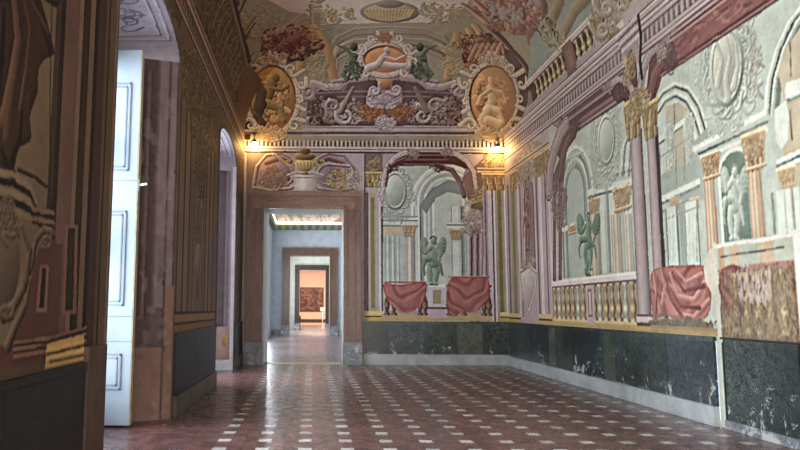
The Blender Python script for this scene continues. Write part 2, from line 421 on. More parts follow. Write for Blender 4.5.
def drape(cv, pts, lt, dk, period, k2, uc=None, hw=None, slant=0):
    pts = soft(list(pts))
    q = np.array(pts); uc = q[:, 0].mean() if uc is None else uc; hw = hw or (q[:, 0].max() - q[:, 0].min()) / 2
    lt = np.array(lt, float); dk = np.array(dk, float)
    def f(U, V):
        x = (U - uc) / hw; xx = x + .12 * np.sin(V * 9 + uc); g = V - k2 * np.abs(xx) ** 1.7 + slant * x + .03 * np.sin(U * 13)
        k = .52 + .24 * np.sin(g / period * 6.283) + .12 * np.sin(g / period * 1.7 * 6.283 + x * 2) + .05 * np.sin(x * 7)
        return dk + (lt - dk) * np.clip(k, 0, 1)[..., None]
    cv.poly(pts, f); cv.line(list(pts) + [pts[0]], .015, mix(dk, lt, .2))
FIG = [((.42, .46), (.36, .25), (.44, .03), .17, .09), ((.57, .46), (.60, .25), (.55, .03), .18, .09), ((.5, .73), (.48, .6), (.5, .46), .25, .25),
       ((.38, .73), (.24, .64), (.20, .80), .10, .07), ((.62, .73), (.74, .60), (.68, .46), .10, .07), ((.44, .03), (.40, .015), (.36, .01), .07, .05), ((.55, .03), (.60, .015), (.64, .01), .07, .05)]
def figure(cv, x0, x1, y0, y1, lt, dk, wings=True, sash=None, mirror=False):   # photograph box x0..x1, y0 top..y1 bottom
    def q(p):
        fx = 1 - p[0] if mirror else p[0]; return cv.at(x0 + (x1 - x0) * fx, y1 + (y0 - y1) * p[1])
    hh = q((.5, 1))[1] - q((.5, 0))[1]
    if wings:
        for d in (-1, 1):
            W_ = [(.5 + d * x, y) for x, y in ((.12, .74), (.24, .93), (.38, .96), (.46, .84), (.42, .66), (.30, .56), (.14, .62))]
            cv.spoly(soft([q(p) for p in W_]), mix(lt, dk, .25), dk)
            for i in range(4): cv.line([q((.5 + d * .16, .70 - i * .03)), q((.5 + d * (.3 + .03 * i), .84 - i * .07)), q((.5 + d * .42, .82 - i * .07))], hh * .016, mix(lt, dk, .1), dk)
    for a, b, c, w0, w1 in FIG: cv.line([q(a), q(b), q(c)], (hh * w0, hh * w1), lt, dk)
    if sash:
        cv.line([q((.2, .50)), q((.45, .52)), q((.72, .40)), q((.8, .2))], (hh * .14, hh * .05), *sash)
        cv.line([q((.22, .5)), q((.14, .34)), q((.2, .2))], (hh * .09, hh * .04), *sash)
    c = q((.5, .87)); cv.spoly(ell(c[0], c[1], hh * .062, hh * .08), lt, dk)
    cv.line(ell(c[0], c[1] + hh * .02, hh * .06, hh * .065, 10, .3, math.pi - .3), hh * .035, mix(lt, dk, .6), dk)
def cartouche(cv, x0, x1, y0, y1, body, rim, seed=0, curls=10):   # oval shield inside scrolls, photograph box
    cx, cy, rx, ry = (x0 + x1) / 2, (y0 + y1) / 2, (x1 - x0) / 2, (y1 - y0) / 2
    c = cv.at(cx, cy); e = cv.at(cx + rx, cy); t_ = cv.at(cx, cy - ry); RX, RY = abs(e[0] - c[0]), abs(t_[1] - c[1]); rnd = random.Random(seed); s_ = min(RX, RY)
    for k in range(curls):
        a = 6.283 * k / curls + .2; p = (c[0] + RX * .92 * math.cos(a), c[1] + RY * .92 * math.sin(a))
        cv.line(spiral(p[0], p[1], s_ * .3, 1.2, a, rnd.choice((-1, 1)), s_ * .2, 14), (s_ * .08, s_ * .15), *rim)
    cv.spoly(ell(c[0], c[1], RX * .86, RY * .88), rim[0], rim[1]); cv.spoly(ell(c[0], c[1], RX * .72, RY * .76), rim[1], rim[0])
    cv.spoly(ell(c[0], c[1], RX * .66, RY * .70), *body); return c, RX, RY

def vnoise(shape, step, seed):                                    # smooth value noise over a canvas, -1..1
    r = np.random.default_rng(seed); h, w_ = shape; gh, gw = int(h / step) + 3, int(w_ / step) + 3; g = r.uniform(-1, 1, (gh, gw))
    y = np.arange(h) / step; x = np.arange(w_) / step; j, i = y.astype(int), x.astype(int); fy, fx = (y - j)[:, None], (x - i)[None]; fy = fy * fy * (3 - 2 * fy); fx = fx * fx * (3 - 2 * fx)
    return (g[j][:, i] * (1 - fx) + g[j][:, i + 1] * fx) * (1 - fy) + (g[j + 1][:, i] * (1 - fx) + g[j + 1][:, i + 1] * fx) * fy
def age(c, sat, gamma, gain, seed, crisp=.8):                               # weathering of the pigments: wandering edges, rubbed and faded patches, uneven wash
    sh = c.rgb.shape[:2]; J, I = np.mgrid[:sh[0], :sh[1]]
    dj = vnoise(sh, 7, seed) * .45 + vnoise(sh, 3, seed + 1) * .4; di = vnoise(sh, 7, seed + 2) * .45 + vnoise(sh, 3, seed + 3) * .4
    j = np.clip(np.rint(J + dj), 0, sh[0] - 1).astype(int); i = np.clip(np.rint(I + di), 0, sh[1] - 1).astype(int); a = c.rgb[j, i].astype(np.float64)
    def blur(x, r):
        for ax in (0, 1):
            p = np.concatenate([np.repeat(np.take(x, [0], ax), r + 1, ax), x, np.repeat(np.take(x, [-1], ax), r, ax)], ax); q = np.cumsum(p, ax); n = x.shape[ax]
            x = (np.take(q, range(2 * r + 1, 2 * r + 1 + n), ax) - np.take(q, range(0, n), ax)) / (2 * r + 1)
        return x
    b = blur(a, 4); f = np.clip(.10 + .25 * vnoise(sh, 45, seed + 4) + .25 * vnoise(sh, 14, seed + 5), 0, .7)[..., None]; a = a * (1 - f) + b * f; s_ = blur(a, 1); a = s_ + (a - blur(a, 4)) * crisp + (a - blur(a, 11)) * crisp * .35; a = np.clip(a, .003, 1)
    n = 1 + .07 * vnoise(sh, 3, seed + 6) + .07 * vnoise(sh, 12, seed + 7) + .09 * vnoise(sh, 60, seed + 8); n *= 1 + .06 * vnoise((sh[0], sh[1] * 6), 9, seed + 9)[:, ::6]
    a *= n[..., None]; l = a.mean(-1, keepdims=True); a = np.clip(l + (a - l) * sat, 0, 1) ** gamma * gain; c.rgb[:] = np.clip(a, 0, .95)
# ================================================================= END WALL fresco
LIL, LILD, LILS = (176, 156, 164), (104, 80, 90), (66, 46, 52)
GRN, GRND, GRNS = (176, 188, 178), (120, 136, 130), (82, 98, 94)
GOLD, GOLDD = (206, 176, 104), (104, 78, 40)
CREAM, CREAMD = (214, 200, 180), (110, 92, 84)
RED, REDD = (190, 98, 88), (88, 36, 38)
GP = [(GOLD, GOLDD), ((180, 150, 84), (84, 60, 34)), ((224, 200, 140), (120, 92, 52))]
CP = [(CREAM, CREAMD), ((190, 176, 164), (84, 66, 64)), ((226, 214, 196), (132, 112, 104))]
SP = [((196, 202, 190), (122, 132, 124)), ((178, 188, 178), (104, 118, 112))]
B_ = Canvas('B', -2.1, 5.75, 0, 13.0, .0135, (150, 136, 138))
R_ = Canvas('R', 6.4, 20.5, 0, 10.2, .0125, (168, 178, 168))
L_ = Canvas('L', 4.0, 20.5, 0, 10.2, .0095, (104, 84, 62))

def paint_end_wall(c):
    P = c.P
    c.rect(-2.1, 5.75, 0, 6.3, (158, 140, 146))
    # over-door field
    c.rect(-1.98, 1.5, 4.9, 6.28, (164, 146, 152)); c.rect(-1.98, -.9, 4.9, 6.28, (120, 98, 92))
    for x0, sg in ((-1.75, 1), (1.25, -1)):
        c.poly([(x0 + sg * .05, 5.1), (x0 + sg * .2, 5.9), (x0 + sg * .75, 6.2), (x0 + sg * 1.2, 6.15), (x0 + sg * 1.2, 5.3), (x0 + sg * .9, 5.05)], (150, 118, 132))
        c.line([(x0, 5.2), (x0 + sg * .08, 5.75), (x0 + sg * .35, 6.1), (x0 + sg * .8, 6.16), (x0 + sg * 1.2, 5.98)], (.12, .07), (196, 180, 172), LILS)
        c.line([(x0 + sg * .35, 5.85), (x0 + sg * .8, 6.0), (x0 + sg * 1.3, 5.82)], (.12, .10), (136, 92, 86), (96, 60, 60))
        c.spoly(ell(x0 + sg * .82, 5.5, .28, .36), (156, 128, 146), (92, 66, 84))
        c.line(spiral(x0 + sg * .82, 5.45, .40, 1.0, 1.2, sg, .5), (.06, .1), CREAM, LILS)
        c.line([(x0, 5.12), (x0 + sg * .5, 5.03), (x0 + sg * 1.1, 5.1), (x0 + sg * 1.4, 5.35)], .09, CREAM, LILS)
    with Part('painted_gilt_foliage', 'painted gold acanthus spray right of the urn'):
        foliage(c, (.72, 5.38), .36, .34, 40, .12, GP, 3)
    foliage(c, (1.2, 5.4), .2, .4, 16, .10, CP, 5); foliage(c, (-1.15, 5.4), .4, .34, 34, .12, [((186, 164, 130), (92, 72, 64)), ((160, 134, 96), (80, 62, 52))], 4)
    # entablature with dentil course across the end wall
    with Part('painted_entablature', 'painted stone cornice with a dentil course across the end wall'):
        v = mould(c, -2.1, 5.75, 6.17, [(.05, (92, 64, 66)), (.06, (176, 158, 156)), (.03, (120, 98, 98)), (.06, (188, 170, 164))])
        dentils(c, -2.1, 5.75, v, v + .24, .125, (200, 184, 172), (104, 84, 82))
        mould(c, -2.1, 5.75, v + .24, [(.05, (208, 192, 182)), (.03, (130, 106, 108)), (.05, (196, 178, 170))])
    v = 6.74
    with Part('painted_urn', 'painted gold urn with lid on a white pedestal over the doorway'):
        c.poly(soft([(-.60, 4.97), (.12, 4.97), (.06, 5.2), (.10, 5.36), (.24, 5.46), (.22, 5.54), (-.70, 5.54), (-.72, 5.46), (-.58, 5.36), (-.54, 5.2)], 1), lambda U, V: np.array((212, 204, 202.)) - np.abs(U[..., None] + .32) * 150)
        for v_ in (5.02, 5.44): c.line([(-.62, v_), (.14, v_)], .04, CREAM, CREAMD)
        c.line([(-.76, 5.50), (-.5, 5.58), (-.24, 5.54), (0, 5.58), (.28, 5.50)], .08, CREAM, CREAMD)
        c.spoly([(-.34, 5.54), (-.30, 5.62), (-.18, 5.62), (-.14, 5.54)], GOLD, GOLDD)
        c.spoly(soft([(-.56, 5.98), (-.56, 5.84), (-.46, 5.70), (-.30, 5.61), (-.18, 5.61), (-.02, 5.70), (.08, 5.84), (.08, 5.98)], 1), (236, 210, 116), (98, 72, 34))
        for k in range(6): c.line([(-.50 + k * .105, 5.90), (-.42 + k * .075, 5.68)], (.05, .03), (226, 196, 110), (110, 80, 40))
        c.line([(-.60, 5.99), (.12, 5.99)], .07, (240, 214, 130), (104, 76, 40)); c.spoly(ell(-.24, 6.06, .30, .11), (176, 140, 74), (78, 54, 34)); c.line([(-.46, 6.14), (-.02, 6.14)], .06, (226, 196, 120), (96, 70, 40)); c.spoly(ell(-.24, 6.22, .16, .10), (150, 116, 66), (70, 50, 34))
        for sg in (-1, 1): rib(c, spiral(-.24 + sg * .48, 5.90, .15, .9, 1.6 + sg, -sg, .12), (.04, .07), GOLD, GOLDD)
    # strip pilaster beside the doorway
    with Part('painted_pilaster', 'painted narrow pilaster between doorway and recess'):
        c.rect(1.5, 2.06, 1.22, 5.2, (170, 150, 156)); c.rect(1.56, 1.62, 1.5, 5.0, (116, 94, 104)); c.rect(1.66, 1.84, 1.5, 4.95, (164, 150, 108)); c.rect(1.7, 1.8, 1.6, 4.85, (128, 122, 84)); c.rect(1.93, 1.98, 1.4, 5.2, (206, 190, 186)); c.rect(2.0, 2.06, 1.4, 5.2, (90, 70, 78))
        c.rect(1.5, 2.06, 5.15, 6.17, (120, 98, 92)); capital(c, 1.78, .42, 5.18, 5.62, GP, 1); foliage(c, (1.78, 5.85), .18, .26, 20, .09, GP, 9); c.rect(1.5, 1.54, 1.3, 6.2, (100, 78, 84))
        mould(c, 1.5, 2.06, 1.23, [(.12, (190, 160, 80)), (.04, (120, 90, 44)), (.14, (206, 178, 104))])
    # recess: view into a pale stone building
    c.poly(P([(383, 322), (383, 176), (388, 165), (398, 157), (412, 153), (446, 153), (460, 156), (470, 164), (474, 176), (480, 200), (482, 322)]), (92, 52, 50))
    c.poly(P([(383, 322), (383, 178), (388, 170), (396, 166), (440, 166), (452, 172), (462, 184), (470, 205), (472, 322)]), (164, 176, 168))
    for k in range(5): c.line(P([(404, 155 + k * 2.3), (448, 155 + k * 2.3)]), .035, mix((126, 84, 80), (60, 30, 32), k % 2), None)
    # great arch behind
    a0 = c.at(452, 226); arch(c, a0[0] - .1, 4.7, 1.1, 1.15, 2.2, [(204, 210, 202), (184, 192, 184), (160, 170, 164), (192, 200, 192), (150, 162, 156), (140, 152, 148), (186, 194, 186), (160, 170, 164), (178, 186, 180), (146, 158, 152), (190, 198, 190), (170, 180, 174)], .062)
    c.poly(P([(420, 205), (432, 188), (448, 180), (460, 182), (466, 196), (448, 192), (436, 198), (426, 214)]), (116, 128, 124))
    for x, w_, lt in ((416, .12, (176, 186, 178)), (421, .06, (128, 140, 134)), (455, .22, (186, 196, 188)), (463, .1, (132, 144, 140))): 
        u = c.at(x, 240)[0]; c.rect(u - w_ / 2, u + w_ / 2, 2.2, 4.6, lt); c.rect(u - w_ / 2, u - w_ / 2 + .03, 2.2, 4.6, mix(lt, (80, 90, 90), .5))
    mould(c, *sorted((c.at(447, 240)[0], c.at(470, 240)[0])), 3.95, [(.07, (190, 196, 186)), (.04, (110, 122, 116)), (.06, (186, 192, 182))])
    capital(c, c.at(456, 246)[0], .34, 3.62, 3.92, [((198, 172, 128), (128, 104, 78))])
    # left building with shield
    mould(c, c.at(383, 225)[0], c.at(418, 225)[0], 3.98, [(.06, (124, 136, 128)), (.1, (186, 192, 182)), (.04, (120, 132, 126)), (.07, (196, 200, 190)), (.05, (140, 150, 144))])
    c.rect(c.at(384, 240)[0], c.at(400, 240)[0], 2.2, 3.9, (154, 166, 160))
    for x in (388, 393, 398): column(c, c.at(x, 250)[0], .1, 2.3, 3.75, (184, 194, 186), (116, 130, 126))
    c.rect(c.at(384, 240)[0], c.at(402, 240)[0], 3.72, 3.98, (186, 166, 138))
    with Part('painted_column', 'painted pale column with gilt capital behind the statue'):
        column(c, c.at(409.5, 250)[0], .32, 2.2, 3.75, (206, 198, 180), (128, 124, 116), 3); capital(c, c.at(409.5, 250)[0], .38, 3.72, 4.05, [((206, 182, 140), (132, 104, 78))])
    with Part('painted_shield', 'grey painted oval shield in scrolls at the left of the recess'):
        foliage(c, c.at(409, 190), .14, .45, 22, .1, SP, 2); foliage(c, c.at(396, 217), .4, .14, 22, .1, SP, 6)
        cartouche(c, 381, 409, 168, 213, ((196, 202, 192), (120, 132, 126)), ((206, 210, 200), (88, 100, 98)), 11, 14)
    # right side: reveals, sculpture, pilasters
    c.poly(P([(468, 322), (470, 205), (462, 178), (466, 168), (486, 182), (482, 322)]), (142, 116, 124))
    for k, x in enumerate((468.5, 471, 474, 477, 480)): c.poly(P([(x, 322), (x, 232), (x + 1.4, 232), (x + 1.4, 322)]), ((172, 152, 158), (84, 64, 74))[k % 2])
    c.poly(P([(466, 206), (492, 198), (492, 208), (467, 214)]), (116, 98, 62)); c.poly(P([(466, 201), (492, 190), (492, 197), (466, 206)]), (178, 152, 96)); c.poly(P([(462, 178), (492, 150), (492, 190), (468, 200)]), (124, 94, 82))
    foliage(c, c.at(483, 194), .3, .28, 26, .1, GP, 21)
    with Part('painted_bust', 'pale painted trophy with drapery on the right reveal of the recess'):
        c.spoly(P([(466, 214), (478, 210), (482, 225), (476, 234), (467, 230)]), (208, 192, 176), (96, 76, 72)); foliage(c, c.at(474, 224), .3, .42, 34, .12, CP, 31)
        cartouche(c, 463, 473, 203, 222, ((216, 204, 188), (140, 122, 112)), ((214, 202, 186), (100, 82, 78)), 12, 8)
    for x0, x1, col in ((484, 512.5, (156, 138, 148)), (486, 487, (92, 72, 84)), (489, 493, (186, 168, 176)), (493, 494.3, (84, 64, 74)), (497.5, 504, (158, 144, 104)), (499, 502.5, (126, 118, 82)), (495, 496, (206, 190, 190)), (505.5, 507, (206, 190, 192)), (508, 509.2, (98, 78, 90)), (511, 512.5, (120, 100, 110))):
        c.rect(c.at(x0, 260)[0], c.at(x1, 260)[0], 1.23, 5.25, col)
    c.rect(c.at(484, 190)[0], 5.75, 5.2, 6.17, (126, 102, 88))
    with Part('painted_capital', 'gilt painted capitals at the right corner of the end wall'):
        for x in (488, 496, 504): capital(c, c.at(x, 182)[0], .3, 5.1, 5.6, GP, x)
    foliage(c, c.at(498, 163), .36, .22, 36, .1, GP, 44)
    mould(c, 4.85, 5.75, 5.62, [(.05, (190, 164, 110)), (.04, (90, 66, 50)), (.05, (176, 150, 120))])
    mould(c, c.at(500, 316)[0], 5.75, 1.23, [(.12, (190, 160, 80)), (.04, (120, 90, 44)), (.12, (206, 178, 104))])
    # front arch band and its consoles
    with Part('painted_arch', 'lilac painted arch moulding framing the recess'):
        rib(c, P([(382, 200), (383, 180), (387, 167), (394, 158), (403, 153), (413, 151)]), (.13, .2), (206, 190, 190), (110, 84, 92))
        rib(c, P([(476, 188), (474, 172), (467, 161), (457, 154), (446, 151)]), (.13, .2), (200, 182, 184), (110, 84, 92))
        c.line(P([(386, 186), (388, 172), (396, 162), (406, 158)]), .07, (150, 110, 108), (70, 36, 38)); c.line(P([(438, 166), (452, 170), (460, 182), (464, 196)]), .16, (160, 126, 130), (74, 46, 52))
    for x, y in ((413, 153), (447, 152), (392, 168), (438, 168)):
        p = c.at(x, y); foliage(c, p, .2, .13, 10, .1, [((190, 170, 166), (84, 58, 62))] if y < 160 else [((110, 66, 62), (50, 26, 28))], int(x))
    # floor line of the recess
    c.poly(P([(382, 321), (382, 314), (492, 314), (492, 321)]), (176, 150, 100)); c.poly(P([(384, 314), (384, 310), (492, 310), (492, 314)]), (150, 140, 130))
    with Part('painted_pedestal', 'painted white and lilac pedestal under the green statue'):
        c.poly(P([(427, 284), (447, 284), (447, 287), (427, 287)]), (212, 200, 204)); c.poly(P([(429, 287), (445, 287), (445, 307), (429, 307)]), (186, 168, 176)); c.poly(P([(433, 290), (441, 290), (441, 304), (433, 304)]), (150, 140, 110))
        c.poly(P([(427, 307), (447, 307), (447, 309), (427, 309)]), (96, 74, 84)); c.poly(P([(427, 309), (447, 309), (447, 318), (427, 318)]), (180, 150, 172))
    with Part('painted_statue', 'green painted winged cupid statue on the recess pedestal'):
        figure(c, 419, 448, 234, 285, (160, 176, 156), (84, 104, 90), True, ((140, 158, 138), (74, 94, 82)))
    for k, (x0, x1) in enumerate(((383, 427), (446, 491))):
        for x in ((387, 394, 420, 425) if k == 0 else (449, 464, 484, 489)): baluster(c, c.at(x, 300)[0], .17, 1.4, 2.3, (150, 110, 100), (66, 36, 36))
        with Part('painted_curtain', ('red painted curtain swagged left of the pedestal', 'red painted curtain swagged right of the pedestal')[k]):
            pts = [(x0, 282), (x0 + 14, 286), (x0 + 30, 283), (x1, 281), (x1 - 1, 292), (x1 - 6, 306), (x1 - 17, 313), (x1 - 29, 311), (x0 + 6, 303), (x0 + 1, 292)] if k == 0 else [(x0 + 3, 277), (x0 + 20, 276), (x1 - 4, 277), (x1, 290), (x1 - 5, 304), (x1 - 18, 313), (x1 - 30, 311), (x0 + 9, 318), (x0 + 2, 312), (x0, 296)]
            drape(c, P(pts), (186, 108, 100), (122, 62, 60), .34, .55)
            c.line(P([(x0 + 2, pts[0][1]), (x1 - 2, pts[0][1])]), .05, (206, 140, 128), (120, 50, 50))
paint_end_wall(B_)

# ================================================================= VAULT fresco (end cove and the parts running on to the side coves)
def paint_vault(c):
    P = c.P; K = lambda pts, col, **k: c.poly(P(pts), col, **k)
    far = c.kind == 'B'
    u0, u1 = c.u0, c.u1
    if far: c.rect(u0, u1, ZS, 13, (176, 166, 148))
    # sky and receding painted architecture, olive grey
    if c.kind == 'R': c.rect(u0, u1, ZS, 11, (150, 156, 140))
    if c.kind == 'L': c.rect(u0, u1, ZS, 11, (116, 98, 72))
    K([(240, 0), (560, 0), (560, 140), (240, 140)], (146, 134, 108))
    K([(292, 0), (470, 0), (452, 22), (330, 24)], (190, 172, 158))
    for k, (x0, y0, y1) in enumerate(((250, 40, 12), (262, 44, 20), (275, 52, 26))):
        c.line(P([(x0, y0 + 30), (x0 + 20, y0), (x0 + 44, y1), (x0 + 60, y1 - 2)]), .16, (172, 158, 124), (112, 98, 76))
    for y, w_, a, b in ((27, .16, (176, 164, 136), (116, 104, 84)), (33, .10, (150, 138, 112), (100, 90, 72)), (38, .18, (190, 178, 148), (126, 114, 92)), (44, .10, (128, 120, 98), (92, 84, 68)), (49, .10, (172, 160, 132), (108, 98, 80))):
        c.line(P([(330 + (y - 27) * .3, y + 22), (338, y + 10), (355, y + 2), (390, y), (425, y + 2), (444, y + 10), (450 - (y - 27) * .3, y + 22)]), w_, a, b)
    for k in range(7):
        a, b = (((178, 166, 134), (116, 104, 80)), ((126, 116, 92), (92, 82, 62)), ((206, 190, 156), (140, 124, 96)))[k % 3]
        c.line(P([(246 + k * 4, 76 - k * 5), (258 + k * 5, 52 - k * 5), (276 + k * 6, 30 - k * 4), (300 + k * 5, 14 - k * 3)]), .13, a, b)
    K([(268, 0), (300, 0), (330, 8), (320, 16), (290, 12)], (190, 172, 156)); c.line(P([(228, 0), (240, 44), (250, 66)]), .1, (170, 150, 116), (96, 76, 56))
    K([(300, 24), (334, 27), (330, 78), (306, 78)], (132, 128, 100)); K([(448, 26), (476, 24), (478, 78), (450, 78)], (140, 134, 106))
    for pts in ([(318, 26), (330, 60), (334, 80)], [(308, 30), (300, 70)], [(458, 34), (448, 78)], [(470, 30), (480, 60)], [(476, 26), (490, 50)]):
        c.line(P(pts), .26, (206, 164, 96), (128, 92, 52))
    for pts in ([(286, 28), (324, 30)], [(250, 66), (300, 20), (330, 14)], [(262, 80), (292, 50)], [(440, 22), (470, 18)], [(470, 40), (500, 30)]):
        c.line(P(pts), .14, (182, 168, 132), (110, 96, 72))
    with Part('painted_rosette', 'gilt oval bowl painted at the crown of the end cove', 'ceiling'):
        for rx, ry, a, b in ((30, 11, (150, 142, 120), (104, 96, 78)), (26, 8, (196, 172, 116), (120, 96, 58))): c.spoly(P(ell(390, 12, rx, ry)), a, b)
        for k in range(15): c.line(P([(366 + k * 3.4, 10), (370 + k * 2.8, 17 + 4 * math.sin(k / 14 * 3.14))]), .09, (214, 190, 130), (120, 94, 56))
        c.spoly(P(ell(390, 4, 14, 4)), (150, 142, 124), (96, 88, 72))
    # side reveals dark
    K([(240, 140), (240, 90), (262, 58), (280, 50), (274, 66), (254, 92), (250, 140)], (74, 46, 40)); K([(506, 140), (520, 96), (512, 66), (498, 50), (510, 50), (532, 90), (520, 122)], (92, 64, 62))
    c.line(P([(532, 94), (526, 66), (512, 50), (490, 28)]), .22, (120, 70, 62), (62, 34, 34))
    with Part('painted_figures', 'cluster of brown red painted figures above the left medallion', 'ceiling'):
        spray(c, 290, 43, 26, 15, 170, 8, [((150, 92, 72), (70, 32, 28)), ((120, 62, 52), (54, 24, 24)), ((196, 150, 112), (110, 66, 46))], 51)
        for a in range(6): c.line(P([(264 + a * 5, 56 - a * 3), (276 + a * 5, 50 - a * 3), (284 + a * 5, 38 - a * 2)]), (.18, .1), (196, 150, 116), (84, 40, 34))
    with Part('painted_figures', 'brown red painted figures above the right medallion', 'ceiling'):
        spray(c, 480, 50, 22, 14, 150, 7, [((150, 92, 72), (70, 32, 28)), ((130, 62, 52), (54, 24, 24)), ((206, 160, 122), (110, 66, 46))], 52)
        for a in range(5): c.line(P([(470 + a * 7, 60 - a * 2), (478 + a * 6, 44), (484 + a * 5, 54)]), (.16, .1), (206, 164, 126), (96, 46, 38))
    with Part('painted_cloud', 'brown painted cloud with seated angels at the top right of the cove', 'ceiling'):
        for x, y, rx, ry, a, b in ((520, 16, 26, 20, (176, 132, 96), (96, 62, 48)), (538, 34, 12, 18, (150, 104, 82), (96, 60, 50)), (505, 4, 22, 12, (190, 142, 104), (110, 64, 48)), (532, 8, 16, 16, (166, 124, 100), (106, 70, 58)), (490, 12, 16, 9, (140, 84, 66), (80, 40, 34))):
            c.spoly(P(ell(x, y, rx, ry, 18)), a, b)
        spray(c, 508, 12, 34, 18, 90, 9, [((196, 148, 112), (126, 80, 60)), ((160, 104, 82), (104, 62, 52)), ((170, 160, 150), (120, 104, 100))], 53)
        for pts in ([(446, 10), (458, 12), (474, 8)], [(462, 4), (476, 14), (486, 22)], [(474, 0), (484, 10)]): c.line(P(pts), (.12, .2), (214, 160, 122), (116, 62, 48))
    for x, y, rx, ry, n, sd in ((262, 22, 24, 16, 60, 1), (318, 66, 10, 16, 40, 2), (454, 60, 10, 16, 40, 3), (330, 14, 26, 8, 40, 4), (440, 12, 20, 8, 40, 5)):
        spray(c, x, y, rx, ry, n, 5, [((184, 170, 138), (116, 104, 82)), ((200, 172, 112), (120, 96, 62))], sd)
    # mantel structure of lilac stone between the medallions
    K([(303, 132), (303, 100), (316, 84), (338, 82), (348, 70), (420, 70), (430, 82), (452, 84), (466, 100), (466, 132)], (140, 116, 122))
    K([(306, 126), (308, 100), (320, 90), (344, 90), (352, 80), (418, 80), (426, 90), (448, 90), (462, 102), (462, 126)], (98, 72, 76))
    for y in (94, 99, 119, 123): c.line(P([(312, y), (350, y - 2), (420, y - 2), (458, y)]), .07, (150, 126, 128), (84, 60, 66))
    for dx, sg in ((300, 1), (468, -1)):
        for w_, a, b, o in ((.22, (190, 168, 168), (92, 64, 74), 0), (.08, (214, 196, 190), (120, 94, 100), -3)):
            rib(c, P([(dx + sg * 2, 86 + o), (dx + sg * 14, 84 + o), (dx + sg * 26, 88 + o), (dx + sg * 40, 87 + o), (dx + sg * 48, 80 + o), (dx + sg * 66, 78 + o)]), w_, a, b)
        c.line(P(spiral(dx + sg * 8, 92, 8, 1.4, 0, sg)), .16, (200, 180, 176), (88, 62, 70)); c.line(P(spiral(dx + sg * 14, 122, 9, 1.2, 2, -sg)), .14, (196, 176, 172), (80, 56, 64))
        K([(dx + sg * 16, 128), (dx + sg * 16, 98), (dx + sg * 34, 94), (dx + sg * 44, 104), (dx + sg * 30, 128)], (92, 62, 70))
        c.line(P([(dx + sg * 22, 98), (dx + sg * 24, 112), (dx + sg * 34, 124)]), .14, (150, 122, 128), (70, 46, 54))
    K([(303, 136), (303, 127), (468, 127), (468, 136)], (168, 148, 150)); c.line(P([(303, 127), (468, 127)]), .06, (206, 188, 184), (100, 78, 84)); c.line(P([(244, 133), (512, 133)]), .08, (104, 78, 82)); c.line(P([(244, 131), (512, 131)]), .07, (190, 170, 166), (130, 104, 106))
    with Part('painted_garland', 'pale painted scrolls and swags inside the mantel field', 'ceiling'):
        for x, s_ in ((330, 1), (352, 2), (416, 3), (440, 4)): spray(c, x, 112, 14, 11, 100, 4.2, [((190, 172, 160), (70, 46, 52)), ((150, 122, 96), (60, 36, 36)), ((206, 190, 180), (96, 72, 78))], 60 + s_)
        for x, sg in ((345, 1), (423, -1)):
            c.line(P(spiral(x, 116, 9, 1.4, 1, sg, 6)), (.06, .14), (226, 214, 206), (92, 70, 78)); c.line(P(spiral(x - sg * 12, 106, 7, 1.2, 4, -sg, 6)), (.05, .12), (206, 190, 180), (84, 60, 66))
            c.line(P([(x - sg * 4, 112), (x + sg * 2, 100), (x + sg * 8, 88)]), (.2, .1), (180, 160, 130), (70, 50, 44))
        for x in (316, 454): spray(c, x, 112, 7, 14, 65, 3.1, [((120, 84, 70), (46, 26, 28)), ((176, 150, 120), (80, 54, 50))], x)
    with Part('painted_bronze_ornament', 'orange bronze ornament painted left of centre in the mantel', 'ceiling'): spray(c, 370, 112, 12, 8, 110, 3.9, [((206, 140, 66), (104, 58, 30)), ((176, 110, 52), (84, 44, 28))], 71)
    with Part('painted_bronze_ornament', 'orange bronze ornament painted right of centre in the mantel', 'ceiling'): spray(c, 400, 112, 12, 8, 110, 3.9, [((206, 140, 66), (104, 58, 30)), ((176, 110, 52), (84, 44, 28))], 72)
    with Part('painted_shell', 'white painted shell and mask at the middle of the mantel', 'ceiling'):
        spray(c, 385, 98, 18, 10, 125, 4.2, [((220, 208, 206), (120, 98, 108)), ((200, 184, 186), (92, 70, 82))], 73); spray(c, 385, 124, 10, 7, 85, 3.4, [((214, 204, 206), (110, 92, 104)), ((190, 180, 186), (92, 76, 90))], 74)
        c.spoly(P([(376, 78), (394, 78), (390, 90), (380, 90)]), (214, 160, 84), (120, 74, 36))
        for sg in (-1, 1): c.line(P(spiral(385 + sg * 11, 90, 6, 1.2, 1, sg, 5)), (.06, .12), (216, 200, 206), (104, 80, 96))
    # top shield
    with Part('painted_shield', 'cream scrolled shield with a reclining figure painted above the mantel', 'ceiling'):
        c.spoly(P(ell(385, 58, 29, 21)), (224, 206, 184), (110, 84, 76))
        rib(c, P(ell(385, 58, 25, 17.5, 40)), .2, (236, 220, 200), (104, 78, 72))
        for x, y, r, d, a0 in ((-24, -10, 7, 1, 2), (24, -10, 7, -1, 1), (-13, -20, 6, -1, 0), (13, -20, 6, 1, 3), (-29, 4, 6, 1, 1), (29, 4, 6, -1, 2), (-20, 15, 6, -1, 4), (20, 15, 6, 1, 5)):
            rib(c, P(spiral(385 + x, 58 + y, r, 1.05, a0, d, r * .8, 18)), (.05, .14), (236, 220, 198), (104, 78, 72))
        c.spoly(P(ell(385, 59, 22, 14)), (120, 70, 44), (206, 134, 74)); c.spoly(P(ell(385, 60, 20, 12.5)), (214, 150, 84), (176, 106, 56))
        c.line(P([(369, 68), (380, 64), (392, 66), (404, 66)]), (.3, .2), (222, 214, 196), (130, 114, 100)); c.line(P([(378, 64), (384, 56), (388, 52)]), (.24, .16), (226, 218, 200), (130, 110, 96)); c.spoly(P(ell(387, 50, 3, 3.4, 12)), (226, 212, 190), (130, 104, 86))
